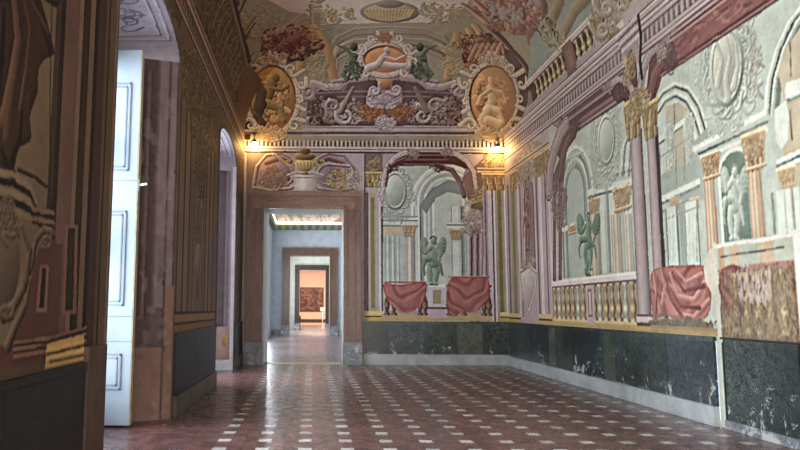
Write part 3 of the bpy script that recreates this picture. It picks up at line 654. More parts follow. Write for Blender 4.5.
        c.line(P([(386, 57), (396, 60), (404, 56)]), .1, (226, 216, 196), (140, 116, 96)); spray(c, 385, 38, 8, 4, 50, 3.1, [((206, 140, 80), (110, 64, 40))], 75)
        for sg in (-1, 1): c.line(P([(385 + sg * 24, 68), (385 + sg * 34, 72), (385 + sg * 40, 80), (385 + sg * 52, 82)]), (.2, .12), (196, 176, 180), (96, 70, 82))
    for x, lab in ((353, 'left'), (421, 'right')):
        with Part('painted_cherub', f'dark green painted cherub at the {lab} of the shield', 'ceiling'):
            d = 1 if x > 385 else -1
            c.line(P([(x, 56), (x + d * 3, 66), (x - d * 4, 76)]), (.3, .2), (138, 144, 116), (66, 74, 56)); c.line(P([(x, 56), (x + d * 8, 48), (x + d * 14, 46)]), (.14, .1), (130, 136, 110), (66, 74, 56)); c.spoly(P(ell(x - d * 1, 47, 4, 4.5, 14)), (110, 112, 90), (50, 52, 42)); c.line(P([(x + d * 3, 66), (x + d * 10, 74), (x + d * 6, 80)]), (.2, .12), (140, 144, 116), (66, 72, 56))
            spray(c, x, 70, 10, 10, 40, 3.1, [((110, 116, 96), (50, 54, 44))], x)
    # medallions
    for cx, lab, s_, lt, dk in ((272.5, 'left', 1, (206, 158, 70), (140, 96, 38)), (492.5, 'right', 2, (214, 160, 84), (150, 96, 44))):
        with Part('painted_medallion', f'golden oval medallion with figures at the {lab} of the end cove', 'ceiling'):
            c.spoly(P(ell(cx, 98, 27, 37)), (206, 186, 152), (92, 66, 54)); rib(c, P(ell(cx, 98, 25.5, 35, 40)), .2, (232, 216, 184), (96, 70, 56))
            for x, y, r, d, a0 in ((-19, -29, 8, 1, 2), (19, -29, 8, -1, 1), (-9, -39, 6, -1, 0), (9, -39, 6, 1, 3), (-26, 4, 7, 1, 1), (27, 2, 7, -1, 2), (-22, 27, 7, -1, 4), (22, 27, 7, 1, 5), (-28, -14, 5, 1, 3), (29, -14, 5, -1, 0), (0, 37, 6, 1, 2)):
                rib(c, P(spiral(cx + x, 98 + y, r, 1.05, a0, d, r * .9, 18)), (.06, .16), (232, 216, 182), (92, 66, 56))
            spray(c, cx, 60, 14, 5, 30, 5, [((226, 208, 172), (110, 82, 66))], s_ + 7)
            c.spoly(P(ell(cx, 98, 23.5, 33)), (92, 56, 36), (150, 104, 58)); c.spoly(P(ell(cx, 98, 21.5, 31)), lt, dk)
            spray(c, cx, 100, 15, 22, 46, 7, [(mix(lt, (255, 230, 170), .3), mix(dk, lt, .3)), (mix(lt, dk, .3), mix(dk, (60, 40, 20), .3))], s_ + 3)
            if s_ == 1:
                A, D = (176, 140, 66), (96, 70, 34)
                c.line(P([(272, 84), (268, 96), (262, 104)]), (.34, .28), A, D); c.line(P([(268, 104), (280, 108), (284, 120)]), (.3, .16), (196, 160, 80), D); c.line(P([(262, 104), (258, 116), (264, 124)]), (.3, .16), (120, 92, 46), (76, 54, 30)); c.line(P([(270, 88), (282, 90), (288, 86)]), .12, A, D); c.spoly(P(ell(276, 78, 4, 4.6, 12)), (166, 126, 60), (96, 66, 34)); c.line(P([(256, 84), (262, 92), (258, 108)]), .3, (120, 92, 48), (84, 60, 34))
            else:
                A, D = (232, 206, 146), (160, 116, 60)
                c.line(P([(492, 88), (494, 100), (488, 112)]), (.34, .34), A, D); c.line(P([(488, 110), (500, 112), (504, 122)]), (.34, .2), (240, 220, 160), D); c.line(P([(488, 112), (482, 120), (484, 126)]), (.3, .2), A, D); c.line(P([(492, 90), (502, 92), (506, 102)]), (.14, .1), A, D); c.line(P([(490, 90), (481, 96), (478, 104)]), (.14, .1), A, D); c.spoly(P(ell(491, 80, 3.6, 4.2, 12)), A, D); c.line(P([(488, 120), (500, 124)]), .26, (240, 220, 164), (170, 130, 74))
            spray(c, cx, 133, 16, 6, 80, 4, [((220, 196, 140), (120, 88, 56))], s_)
paint_vault(B_)
# ================================================================= RIGHT WALL fresco
def paint_right_wall(c):
    P = c.P; K = lambda pts, col, **k: c.poly(P(pts), col, **k); W = 'wall_right'
    U = lambda x, y=230: c.at(x, y)[0]
    c.rect(6.4, 20.5, 0, 6.1, (172, 186, 176))
    # ---- far pier with niche (Y 16.6 .. 20.4)
    c.rect(16.5, 20.5, 1.2, 6.1, (172, 150, 164))
    for a, b, col in ((20.2, 20.05, (110, 88, 102)), (19.9, 19.35, (160, 148, 108)), (19.75, 19.5, (124, 118, 80)), (19.25, 19.1, (206, 188, 196)), (19.0, 18.93, (104, 82, 96)), (17.62, 17.5, (110, 86, 100)), (17.4, 17.2, (206, 188, 196)), (16.95, 16.85, (116, 92, 106)), (16.7, 16.55, (196, 176, 186))):
        c.rect(b, a, 1.4, 5.2, col)
    with Part('painted_niche', 'painted niche with a red brown statue beyond the first opening', W):
        arch(c, 18.2, 4.6, .52, .6, 2.6, [(196, 176, 184), (112, 84, 92), (134, 110, 112)], .1)
        figure(c, 521.5, 533.5, 186, 250, (176, 128, 122), (84, 48, 50), False, ((190, 140, 132), (90, 50, 52)))
    with Part('painted_cartouche', 'white painted hanging shield under the niche statue', W):
        c.spoly(P([(520, 270), (529, 264), (537, 272), (536, 290), (531, 306), (528, 312), (524, 304), (520, 288)]), (224, 216, 208), (132, 116, 122)); c.line(P([(520, 272), (529, 266), (537, 273), (535, 292), (529, 312), (522, 292), (520, 274)]), .1, (232, 222, 214), (110, 90, 98))
        foliage(c, c.at(528, 262), .45, .14, 14, .12, CP, 2)
    for a, b in ((20.45, 19.2), (17.7, 16.55)): mould(c, b, a, 1.23, [(.10, (186, 156, 78)), (.04, (120, 88, 44)), (.12, (206, 176, 100))])
    foliage(c, (18.3, 5.45), 1.5, .5, 90, .17, GP + CP, 8)
    with Part('painted_capital', 'gilt painted capitals of the far pier on the right wall', W):
        for u in (19.6, 17.35, 16.8): capital(c, u, .55, 4.95, 5.5, GP, int(u))
        foliage(c, (17.1, 5.2), .5, .25, 30, .12, GP, 12)
    mould(c, 16.5, 20.45, 5.52, [(.05, (196, 166, 120)), (.04, (96, 70, 54)), (.06, (180, 158, 150))])
    # ---- first opening: pale building beyond
    a, b = U(640), U(560)
    c.rect(a, b, 1.3, 5.8, (172, 188, 178))
    mould(c, a, b, 2.3, [(1.2, (160, 178, 168))])
    for x, w_, dk in ((567, .2, 0), (571, .15, 1), (576, .22, 0), (580, .1, 1), (584, .2, 0), (599, .1, 1), (603, .2, 0), (609, .14, 1), (613, .25, 0), (619, .12, 1), (629, .3, 0)):
        u = U(x, 230); c.rect(u - w_ / 2, u + w_ / 2, 2.3, 3.9, ((190, 202, 190), (124, 142, 134))[dk])
    a1 = c.at(575, 200); arch(c, a1[0], 4.05, 1.0, 1.1, 2.3, [(196, 206, 194), (150, 164, 154), (110, 126, 120), (184, 196, 184), (134, 150, 142), (112, 130, 124), (160, 176, 168)], .085)
    for k in range(6): c.line(P([(563 + k * 2, 175 - k), (567 + k * 2.4, 160 - k * 1.2), (573 + k * 2, 152)]), .05, (196, 206, 196), (118, 134, 126))
    K([(560, 228), (576, 222), (588, 222), (588, 226), (576, 227), (560, 233)], (200, 208, 198)); K([(588, 190), (606, 184), (640, 176), (640, 184), (606, 191), (588, 196)], (200, 210, 198)); K([(588, 196), (606, 191), (640, 184), (640, 187), (606, 194), (588, 199)], (116, 134, 126))
    K([(606, 176), (640, 166), (640, 170), (606, 179)], (120, 136, 128)); K([(606, 172), (622, 166), (640, 170), (640, 166), (622, 161), (606, 168)], (204, 212, 202))
    for x0, x1, y0, y1 in ((567, 577, 226, 233), (588, 601, 198, 215), (612, 633, 186, 209)):
        with Part('painted_capital', None, W):
            pxcap(c, x0, x1, y0, y1, [((222, 198, 148), (132, 102, 62)), ((204, 176, 122), (112, 86, 50))], x0)
    for x, w_, lt, dk in ((594, .55, (206, 186, 158), (140, 132, 116)), (617, .45, (208, 190, 164), (140, 134, 118)), (629, .38, (206, 196, 174), (140, 144, 130))):
        with Part('painted_column', None, W): column(c, U(x, 250), w_, 2.25, c.at(x, 212)[1] - .03, lt, dk, 4)
    with Part('painted_shield', 'pale green painted oval shield high in the first opening', W):
        foliage(c, c.at(604, 178), .5, .22, 34, .16, [((210, 218, 206), (118, 136, 128))], 5); foliage(c, c.at(594, 150), .2, .7, 26, .15, [((206, 214, 202), (118, 136, 128))], 6); foliage(c, c.at(617, 135), .14, .7, 26, .15, [((206, 214, 202), (118, 136, 128))], 7)
        cartouche(c, 595, 617, 110, 170, ((202, 210, 198), (138, 154, 146)), ((212, 220, 208), (100, 118, 110)), 3, 16)
    for k in range(5): c.line(P([(620 + k * 3, 175), (622 + k * 3, 150 - k * 3), (630 + k * 2, 128 - k * 4)]), .07, ((196, 206, 194), (120, 136, 128))[k % 2])
    with Part('painted_statue', 'green painted cherub statue in the first opening', W):
        figure(c, 575, 602, 210, 270, (134, 162, 138), (64, 92, 78), True, ((126, 152, 130), (56, 84, 70)))
        c.line(P([(588, 262), (586, 272), (590, 277)]), .14, (120, 146, 124), (60, 86, 72))
    # balustrade of the opening
    def balustrade(u0, u1, first, step):
        c.rect(u0, u1, 1.3, 2.14, (150, 140, 120)); mould(c, u0, u1, 1.24, [(.10, (186, 156, 84)), (.05, (206, 180, 120))])
        u = first; k = 0
        while u < u1 - .12:
            with Part('painted_baluster', None, W): baluster(c, u, step * .92, 1.39, 2.12, *(((222, 190, 112), (88, 58, 28)), ((216, 214, 190), (104, 98, 76)))[(k // 1) % 4 == 1])
            u += step; k += 1
    balustrade(U(641, 300), U(552, 300), U(641, 300) + .3, .285)
    with Part('painted_pedestal', 'lilac painted pier in the middle of the painted balustrade', W):
        a, b = U(594, 300), U(586, 300); c.rect(a, b, 1.3, 2.16, (176, 152, 160)); c.rect(a + .1, b - .1, 1.45, 2.02, (132, 104, 112)); c.rect(a + .16, b - .16, 1.5, 1.96, (190, 168, 170))
    with Part('painted_rail', 'white painted handrail of the painted balustrade', W):
        mould(c, U(641, 276), U(552, 280), 2.10, [(.04, (120, 96, 104)), (.09, (206, 194, 196)), (.05, (226, 218, 214))])
    # left reveal of the first opening
    K([(553, 282), (553, 175), (563, 150), (569, 132), (566, 160), (562, 200), (562, 280)], (110, 78, 84)); K([(556, 282), (556, 195), (558.5, 190), (558.5, 281)], (186, 166, 172)); foliage(c, c.at(559, 205), .5, .55, 50, .15, [((170, 146, 134), (84, 58, 60))], 15)
    # ---- second opening
    a, b = 6.4, U(652); c.rect(a, b, 1.3, 5.7, (170, 186, 176))
    # arch at its far side, with window
    K([(655, 200), (655, 112), (662, 98), (674, 90), (688, 92), (700, 108), (708, 132), (708, 200)], (150, 166, 156))
    for k in range(7): c.line(P([(654 + k, 104 + k * 2.5), (662 + k * .8, 92 + k * 2.6), (674 + k * .4, 84 + k * 3.2), (688 - k * .6, 88 + k * 3.6), (699 - k * 1.4, 104 + k * 3), (706 - k * 1.8, 126 + k * 2)]), .07, ((204, 212, 202), (96, 112, 104), (184, 194, 184))[k % 3])
    K([(656, 178), (656, 118), (666, 106), (678, 102), (690, 110), (694, 128), (694, 162)], (176, 166, 140)); K([(656, 178), (656, 118), (666, 106), (666, 172)], (180, 196, 186)); c.line(P([(674, 104), (675, 132)]), .03, (112, 112, 96))
    K([(652, 142), (692, 112), (692, 118), (652, 148)], (206, 214, 204)); K([(652, 148), (692, 118), (692, 120), (652, 151)], (116, 132, 124))
    for x, y0 in ((669, 132), (688, 124)):
        with Part('painted_festoon', None, W):
            c.line(P([(x, y0), (x + 1.5, y0 + 22), (x + 1, y0 + 36)]), (.30, .16), (206, 214, 204), (124, 142, 134)); foliage(c, c.at(x + 1, y0 + 12), .12, .42, 18, .1, [((214, 220, 210), (130, 148, 140))], x)
    K([(653, 200), (700, 178), (700, 184), (653, 206)], (202, 210, 200)); K([(653, 206), (700, 184), (700, 187), (653, 209)], (110, 128, 120)); K([(653, 214), (700, 194), (700, 196), (653, 217)], (124, 140, 132))
    for x0 in (668, 688):
        with Part('painted_capital', None, W):
            pxcap(c, x0 + 1, x0 + 12, 197, 209, [((216, 196, 156), (136, 112, 76))], x0)
    for x, w_, dk in ((656, .3, 1), (661, .2, 0), (667, .05, 1), (673, .32, 0), (679, .04, 1), (684, .2, 1), (693, .34, 0), (699, .04, 1), (664, .03, 1)):
        u = U(x, 240); c.rect(u - w_ / 2, u + w_ / 2, 2.2, 3.22, ((190, 204, 194), (140, 158, 150))[dk]); c.rect(u - w_ / 2, u - w_ / 2 + .025, 2.2, 3.22, (104, 122, 114))
    for pts in ([(656, 160), (692, 136)], [(653, 224), (700, 206)]): c.line(P(pts), .03, (130, 144, 136), a=.7)
    for x in (659, 663.5, 671, 675.5, 682, 687, 691, 696.5): c.line(P([(x, 214), (x + .6, 262)]), .022, ((136, 152, 144), (208, 218, 208))[int(x) % 2])
    for x in (660, 676, 684): c.line(P([(x, 148), (x + .4, 192 - (x - 655) * .4)]), .03, (128, 142, 132))
    # central building: niche, columns, entablature, shield
    c.rect(U(765, 200), U(704, 200), 2.2, 3.5, (164, 178, 168))
    with Part('painted_entablature', 'pale green painted entablature over the two gilt columns', W):
        K([(692, 150), (776, 108), (778, 126), (700, 158)], (178, 190, 180)); K([(692, 147), (776, 104), (777, 109), (693, 152)], (208, 216, 206)); K([(697, 153), (772, 118), (772, 121), (698, 156)], (106, 122, 114)); K([(700, 158), (774, 124), (774, 128), (701, 161)], (202, 210, 200))
    with Part('painted_niche', 'dark green painted niche behind the white cherub', W):
        n = c.at(735, 175); arch(c, n[0], 3.45, .40, .34, 2.4, [(206, 212, 202), (112, 130, 120), (104, 124, 112)], .06)
    with Part('painted_statue', 'white painted cherub statue in the niche of the second opening', W):
        figure(c, 719, 750, 162, 240, (208, 216, 206), (112, 134, 124), True, ((196, 206, 196), (104, 126, 116)))
    for x, w_, y1, k_ in ((711, .30, 176, 1), (757, .30, 166, 2)):
        with Part('painted_column', ('rose gold fluted painted column left of the white cherub', 'rose gold fluted painted column right of the white cherub')[k_ - 1], W):
            column(c, U(x, 215), w_, 2.2, c.at(x, y1)[1], (214, 186, 152), (150, 116, 84), 5)
    for x0, x1, y0, y1 in ((700, 722, 152, 177), (740, 768, 130, 168)):
        with Part('painted_capital', None, W):
            pxcap(c, x0, x1, y0, y1, [((232, 208, 160), (136, 102, 62)), ((210, 180, 128), (116, 84, 48)), ((196, 164, 112), (104, 76, 46))], x0)
    with Part('painted_shield', 'large pale painted shield with scrolls high in the second opening', W):
        foliage(c, c.at(726, 122), .36, .13, 26, .17, [((214, 220, 210), (126, 142, 134))], 24); foliage(c, c.at(750, 62), .16, .6, 30, .2, [((206, 212, 202), (118, 128, 120)), ((186, 184, 166), (116, 116, 102))], 25); foliage(c, c.at(703, 78), .14, .45, 22, .18, [((206, 214, 204), (128, 142, 134))], 26)
        cartouche(c, 704, 748, 18, 114, ((206, 206, 190), (134, 140, 128)), ((212, 220, 210), (98, 112, 106)), 23, 18)
        for pts in ([(716, 40), (722, 60), (718, 84)], [(726, 34), (730, 56), (726, 80), (728, 98)], [(736, 44), (738, 66), (734, 86)]): c.line(P(pts), (.05, .16), (214, 216, 202), (132, 138, 126))
    # large arch at the near side with window
    K([(770, 240), (768, 110), (772, 78), (782, 46), (800, 18), (830, 0), (860, 0), (860, 250)], (172, 186, 176))
    for k in range(6): c.line(P([(766 + k * 2.2, 112), (769 + k * 2.2, 80), (777 + k * 2.4, 50), (789 + k * 2.6, 24), (806 + k * 2.6, 2), (830, -14)]), .085, ((204, 212, 202), (172, 184, 174), (96, 108, 100), (196, 206, 196), (150, 162, 152), (112, 122, 110))[k])
    K([(778, 72), (786, 48), (800, 28), (830, 20), (830, 220), (784, 220), (784, 100)], (184, 170, 140)); K([(785, 100), (785, 84), (845, 58), (845, 78)], (204, 214, 204)); K([(785, 104), (785, 100), (845, 74), (845, 78)], (116, 132, 124)); K([(774, 110), (786, 100), (789, 116), (788, 140), (781, 150), (776, 140)], (200, 210, 200)); c.line(P([(790, 40), (791, 76)]), .02, (110, 104, 88)); c.line(P([(790, 110), (792, 140)]), .02, (110, 104, 88))
    K([(776, 160), (845, 128), (845, 142), (776, 172)], (204, 212, 202)); K([(776, 165), (845, 134), (845, 137), (776, 168)], (106, 122, 114))
    with Part('painted_capital', None, W): pxcap(c, 777, 797, 167, 186, [((230, 204, 156), (136, 104, 64))], 77)
    for x, w_, dk in ((774, .05, 1), (782, .14, 0), (786, .02, 1), (789, .10, 0), (794, .03, 1), (798, .1, 0)):
        u = U(x, 215); c.rect(u - w_ / 2, u + w_ / 2, 2.2, 3.05, ((196, 208, 198), (124, 140, 132))[dk])
    # beams and consoles over the openings
    for ua, ub in ((U(645), U(563)), (6.4, U(660))):
        c.poly([(ua, 5.44), (ub - .4, 5.44), (ub, 5.0), (ub + .25, 5.2), (ub, 5.95), (ua, 5.95)], (104, 62, 66))
    with Part('painted_beam', 'dark red marbled painted beam over the second opening', W):
        c.rect(6.4, 11.0, 5.46, 5.86, (132, 74, 72)); rnd = random.Random(4)
        for k in range(90):
            u, v = rnd.uniform(6.5, 10.9), rnd.uniform(5.5, 5.84); c.line([(u, v), (u + rnd.uniform(.06, .3), v + rnd.uniform(-.07, .07))], rnd.uniform(.02, .06), rnd.choice(((176, 112, 104), (96, 48, 50), (152, 96, 92), (112, 60, 60))), a=.6)
    mould(c, 6.4, 11.3, 5.36, [(.04, (96, 56, 60)), (.03, (162, 120, 118)), (.04, (96, 52, 56))]); mould(c, 6.4, 11.3, 5.84, [(.03, (170, 130, 128)), (.05, (104, 66, 70)), (.04, (178, 146, 146)), (.06, (116, 84, 90))])
    with Part('painted_beam', 'dark lilac painted beam over the first opening', W):
        mould(c, U(636), U(572), 5.40, [(.05, (88, 52, 60)), (.05, (156, 124, 130)), (.06, (104, 70, 78)), (.08, (130, 96, 102)), (.12, (92, 60, 68)), (.06, (150, 120, 126)), (.12, (104, 74, 82))])
    with Part('painted_arch', 'lilac painted curved brackets at the far side of the first opening', W):
        rib(c, P([(549, 190), (550, 168), (555, 148), (561, 131), (566, 124)]), (.55, .4), (186, 164, 170), (104, 76, 88)); rib(c, P([(560, 176), (562, 158), (567, 142), (574, 132)]), (.3, .34), (128, 92, 98), (66, 36, 42))
    with Part('painted_arch', 'lilac painted curved bracket at the near side of the first opening', W):
        rib(c, P([(608, 86), (616, 80), (626, 82), (634, 96)]), (.14, .26), (192, 172, 178), (104, 76, 88)); rib(c, P([(616, 92), (626, 94), (632, 110)]), (.3, .22), (110, 70, 76), (62, 34, 40))
    with Part('painted_arch', 'lilac painted curved bracket at the far side of the second opening', W):
        rib(c, P([(640, 90), (643, 70), (650, 52), (662, 40), (667, 38)]), (.26, .22), (190, 170, 176), (104, 76, 86)); rib(c, P([(650, 96), (654, 76), (662, 60), (670, 52)]), (.3, .3), (140, 96, 84), (70, 38, 38))
    for x, y, big in ((559, 120, 1), (575, 128, 0), (607, 82, 1), (618, 92, 0), (663, 46, 1), (672, 60, 0)):
        with Part('painted_console', None, W): foliage(c, c.at(x, y), .34 if x < 600 else .18, .16, 18, .12, [((196, 176, 178), (84, 58, 66))] if big else [((130, 96, 100), (60, 34, 40))], x)
    # columns between the openings
    for x, xt, w_, k_ in ((638, 636, .50, 0), (654, 650, .38, 1)):
        with Part('painted_column', ('lilac painted column at the far side of the pair between the openings', 'thinner lilac painted column at the near side of the pair')[k_], W):
            u = U(x + 2, 220); column(c, u, w_, 1.5, 4.72, (176, 154, 160), (80, 58, 68)); mould(c, u - w_ * .62, u + w_ * .62, 1.23, [(.10, (186, 156, 84)), (.06, (120, 90, 60)), (.10, (196, 176, 176)), (.04, (110, 84, 96))])
    c.rect(U(662, 200), U(662, 200) + .12, 1.4, 4.6, (72, 50, 62))
    with Part('painted_capital', 'gilt painted capitals on the pair of lilac columns', W):
        capital(c, 12.12, .62, 4.66, 5.35, GP, 1); capital(c, 11.5, .5, 4.5, 5.1, GP, 2); foliage(c, (11.9, 5.2), .42, .26, 40, .12, GP, 41); foliage(c, (12.2, 5.82), .26, .24, 30, .10, GP, 42)
    # curtain
    with Part('painted_curtain', 'red painted curtain hung over the rail beside the jib door', W):
        drape(c, P([(650, 270), (662, 268), (672, 266), (684, 266), (700, 265), (707, 268), (711, 284), (711, 304), (708, 318), (692, 322), (672, 318), (660, 312), (654, 324), (651, 300)]), (196, 112, 100), (122, 62, 58), .36, .6)
        for pts, w_ in (([(653, 272), (656, 292), (660, 312)], .10), ([(661, 270), (665, 286), (662, 304)], .10), ([(670, 274), (678, 296), (694, 300), (706, 282)], .11), ([(674, 268), (686, 282), (702, 274)], .08), ([(664, 290), (676, 314), (694, 317), (709, 300)], .09)): c.line(P(pts), (w_ * .5, w_), (222, 150, 134), (150, 84, 76))
        for pts, w_ in (([(658, 274), (657, 296), (656, 314)], .07), ([(666, 278), (670, 298), (682, 316)], .09), ([(672, 272), (684, 291), (704, 286)], .08), ([(669, 286), (680, 306), (700, 308)], .07)): c.line(P(pts), (w_ * .4, w_), (140, 72, 66), (112, 54, 52))
    c.poly(P([(664, 318), (712, 322), (712, 336), (650, 330), (652, 322)]), (150, 128, 96)); foliage(c, c.at(680, 324), 1.0, .08, 50, .1, [((160, 136, 92), (90, 74, 56)), ((130, 116, 110), (80, 68, 64))], 55)
    mould(c, 9.85, U(650, 320), 1.24, [(.06, (170, 142, 78)), (.05, (150, 128, 96))])
    # worn field on and around the jib door
    with Part('painted_jib_field', None, 'door_2'):
        c.rect(8.2, 9.82, 0, 1.24, (60, 70, 68)); c.rect(8.2, 9.82, 1.24, 2.16, (140, 116, 88)); c.rect(8.2, 9.82, 2.16, 2.52, (168, 178, 162))
        c.rect(9.3, 9.5, 2.16, 2.5, (190, 160, 124)); c.rect(8.58, 8.85, 2.16, 2.5, (190, 160, 124)); c.rect(9.62, 9.76, 2.1, 2.5, (180, 144, 100))
        drape(c, [(9.82, 1.6), (9.82, 2.2), (9.15, 2.2), (9.1, 1.7), (9.3, 1.45)], (168, 96, 84), (104, 58, 52), .2, .3)
        for k in range(5): baluster(c, 8.45 + k * .24, .2, 1.3, 2.1, (186, 160, 96), (110, 90, 52))
        c.rect(8.2, 9.1, 2.12, 2.2, (168, 120, 100)); rnd = random.Random(9)
        for k in range(1500):
            u, v = rnd.uniform(8.2, 9.8), 1.25 + .95 * rnd.random() ** 1.6
            c.line([(u, v), (u + rnd.uniform(-.05, .05), v - rnd.uniform(.02, .12))], rnd.uniform(.006, .024), rnd.choice(((92, 74, 58), (110, 92, 66), (140, 118, 92), (84, 72, 62), (132, 106, 74), (150, 130, 112), (112, 74, 62))), a=.55)
        for k in range(130):
            u, v = rnd.uniform(8.7, 9.35), rnd.uniform(1.75, 2.14); c.line([(u, v), (u + rnd.uniform(-.03, .03), v - rnd.uniform(.03, .1))], rnd.uniform(.015, .035), (184, 160, 156), a=.6)
    with Part('plaster_edge', 'bare white plaster band around the concealed door', 'door_2'):
        rnd = random.Random(3); pts = [(9.85 + rnd.uniform(-.02, .02), 1.2 + k * .1) for k in range(14)]
        for a, b in zip(pts, pts[1:]): c.line([a, b], .07 + rnd.uniform(0, .05), (196, 190, 172))
        c.poly([(9.82, 1.6), (9.83, 2.5), (10.0, 2.45), (10.16, 2.2), (10.12, 2.0), (9.95, 1.8)], (196, 188, 168))
        c.line([(9.86, 2.49), (9.4, 2.50), (8.8, 2.49), (8.2, 2.50)], .05, (206, 206, 196)); c.line([(8.17, 1.22), (8.18, 2.5)], .10, (206, 210, 204)); c.line([(9.7, 2.34), (8.4, 2.36)], .022, (70, 66, 58))
    # ---- entablature the whole length, breaking forward over the columns
    with Part('painted_entablature', 'lilac painted cornice with dentils running along the right wall', W):
        v = mould(c, 6.4, 20.5, 5.96, [(.05, (120, 88, 94)), (.05, (186, 166, 170)), (.03, (112, 86, 94)), (.06, (176, 156, 162)), (.02, (104, 80, 90))])
        dentils(c, 6.4, 20.5, v, v + .2, .16, (186, 168, 172), (116, 92, 102)); mould(c, 6.4, 20.5, v + .2, [(.03, (110, 86, 96)), (.08, (182, 164, 168)), (.03, (124, 100, 108)), (.06, (196, 180, 182)), (.04, (130, 104, 112)), (.08, (176, 156, 162)), (.04, (206, 190, 190)), (.03, (124, 98, 106))])
    with Part('painted_cornice_break', 'projecting painted block of cornice above the pair of columns', W):
        K([(621, 53), (636, 37), (640, 62), (627, 70)], (160, 138, 146)); K([(616, 38), (637, 15), (641, 38), (622, 52)], (172, 150, 158))
        for k in range(5): c.line(P([(616 + k * 1.5, 38 + k * 3.4), (637 + k * .8, 16 + k * 4.4)]), .04, ((206, 190, 192), (104, 78, 88))[k % 2])
        c.line(P([(638, 14), (641, 36), (640, 62), (642, 78)]), .1, (96, 66, 74), (60, 38, 48)); c.spoly(P(ell(630, 62, 6, 9)), (206, 176, 120), (110, 84, 50)); foliage(c, c.at(630, 62), .16, .22, 20, .09, GP, 8)
def paint_right_cove(c):
    P = c.P; K = lambda pts, col, **k: c.poly(P(pts), col, **k); O = 'ceiling'
    K([(528, 92), (560, 60), (600, 16), (622, -10), (840, -10), (700, 60), (640, 30), (560, 100), (524, 124)], (140, 112, 116))
    K([(527, 84), (590, 20), (610, -6), (560, -6), (530, 40)], (136, 146, 136))
    for pts in ([(560, 40), (575, 10), (590, -5)], [(548, 30), (560, 0)]): c.line(P(pts), .25, (176, 150, 110), (110, 90, 66))
    c.rect(6.4, 18.2, 6.76, 6.93, (170, 148, 154)); c.rect(12.2, 17.6, 6.93, 7.35, (82, 56, 54))
    u = 12.9; k = 0
    while u < 17.3:
        if not 14.55 < u < 15.2:
            with Part('painted_baluster', None, O): baluster(c, u, .27, 6.93, 7.36, (222, 206, 150), (120, 92, 48))
        u += .30; k += 1
    with Part('painted_rail', 'lilac painted top rail of the balustrade in the right cove', O): mould(c, 12.4, 17.7, 7.35, [(.04, (92, 66, 72)), (.08, (184, 164, 166)), (.04, (206, 190, 188))])
    with Part('painted_pier', 'brown painted pier with a flower vase in the right cove', O):
        c.rect(14.6, 15.15, 6.76, 7.46, (128, 92, 84)); c.rect(14.75, 15.0, 6.9, 7.3, (150, 108, 72)); foliage(c, c.at(552, 34), .5, .34, 50, .15, [((206, 190, 130), (110, 96, 56)), ((80, 90, 66), (40, 48, 36)), ((226, 214, 180), (130, 110, 80))], 4)
    with Part('painted_gilt_ornament', 'gilt and white scroll ornament above the right cornice', O):
        c.rect(6.4, 12.7, 6.93, 8.4, (150, 128, 124)); foliage(c, c.at(612, 14), .9, .45, 110, .2, GP + CP, 61)
        for x, y in ((602, 30), (622, 12), (606, 8)): c.line(P(spiral(x, y, 8, 1.3, 1, 1, 8)), (.06, .16), (220, 208, 186), (100, 76, 66))
        K([(616, 26), (632, 8), (638, 14), (622, 30)], (206, 194, 182)); c.rect(6.4, 12.3, 6.76, 7.0, (176, 156, 160))
    for k_ in range(6): mould(c, 6.4, 12.0, 7.0 + k_ * .12, [(.06, (176, 158, 160)), (.06, (128, 104, 108))])
jj = int((ZS - R_.v0) / R_.cell)                                  # the wall below the springing stays as it is
paint_right_wall(R_); keep = R_.rgb[:jj].copy(); kid = R_.idm[:jj].copy()
paint_vault(R_); paint_right_cove(R_); R_.rgb[:jj] = keep; R_.idm[:jj] = kid

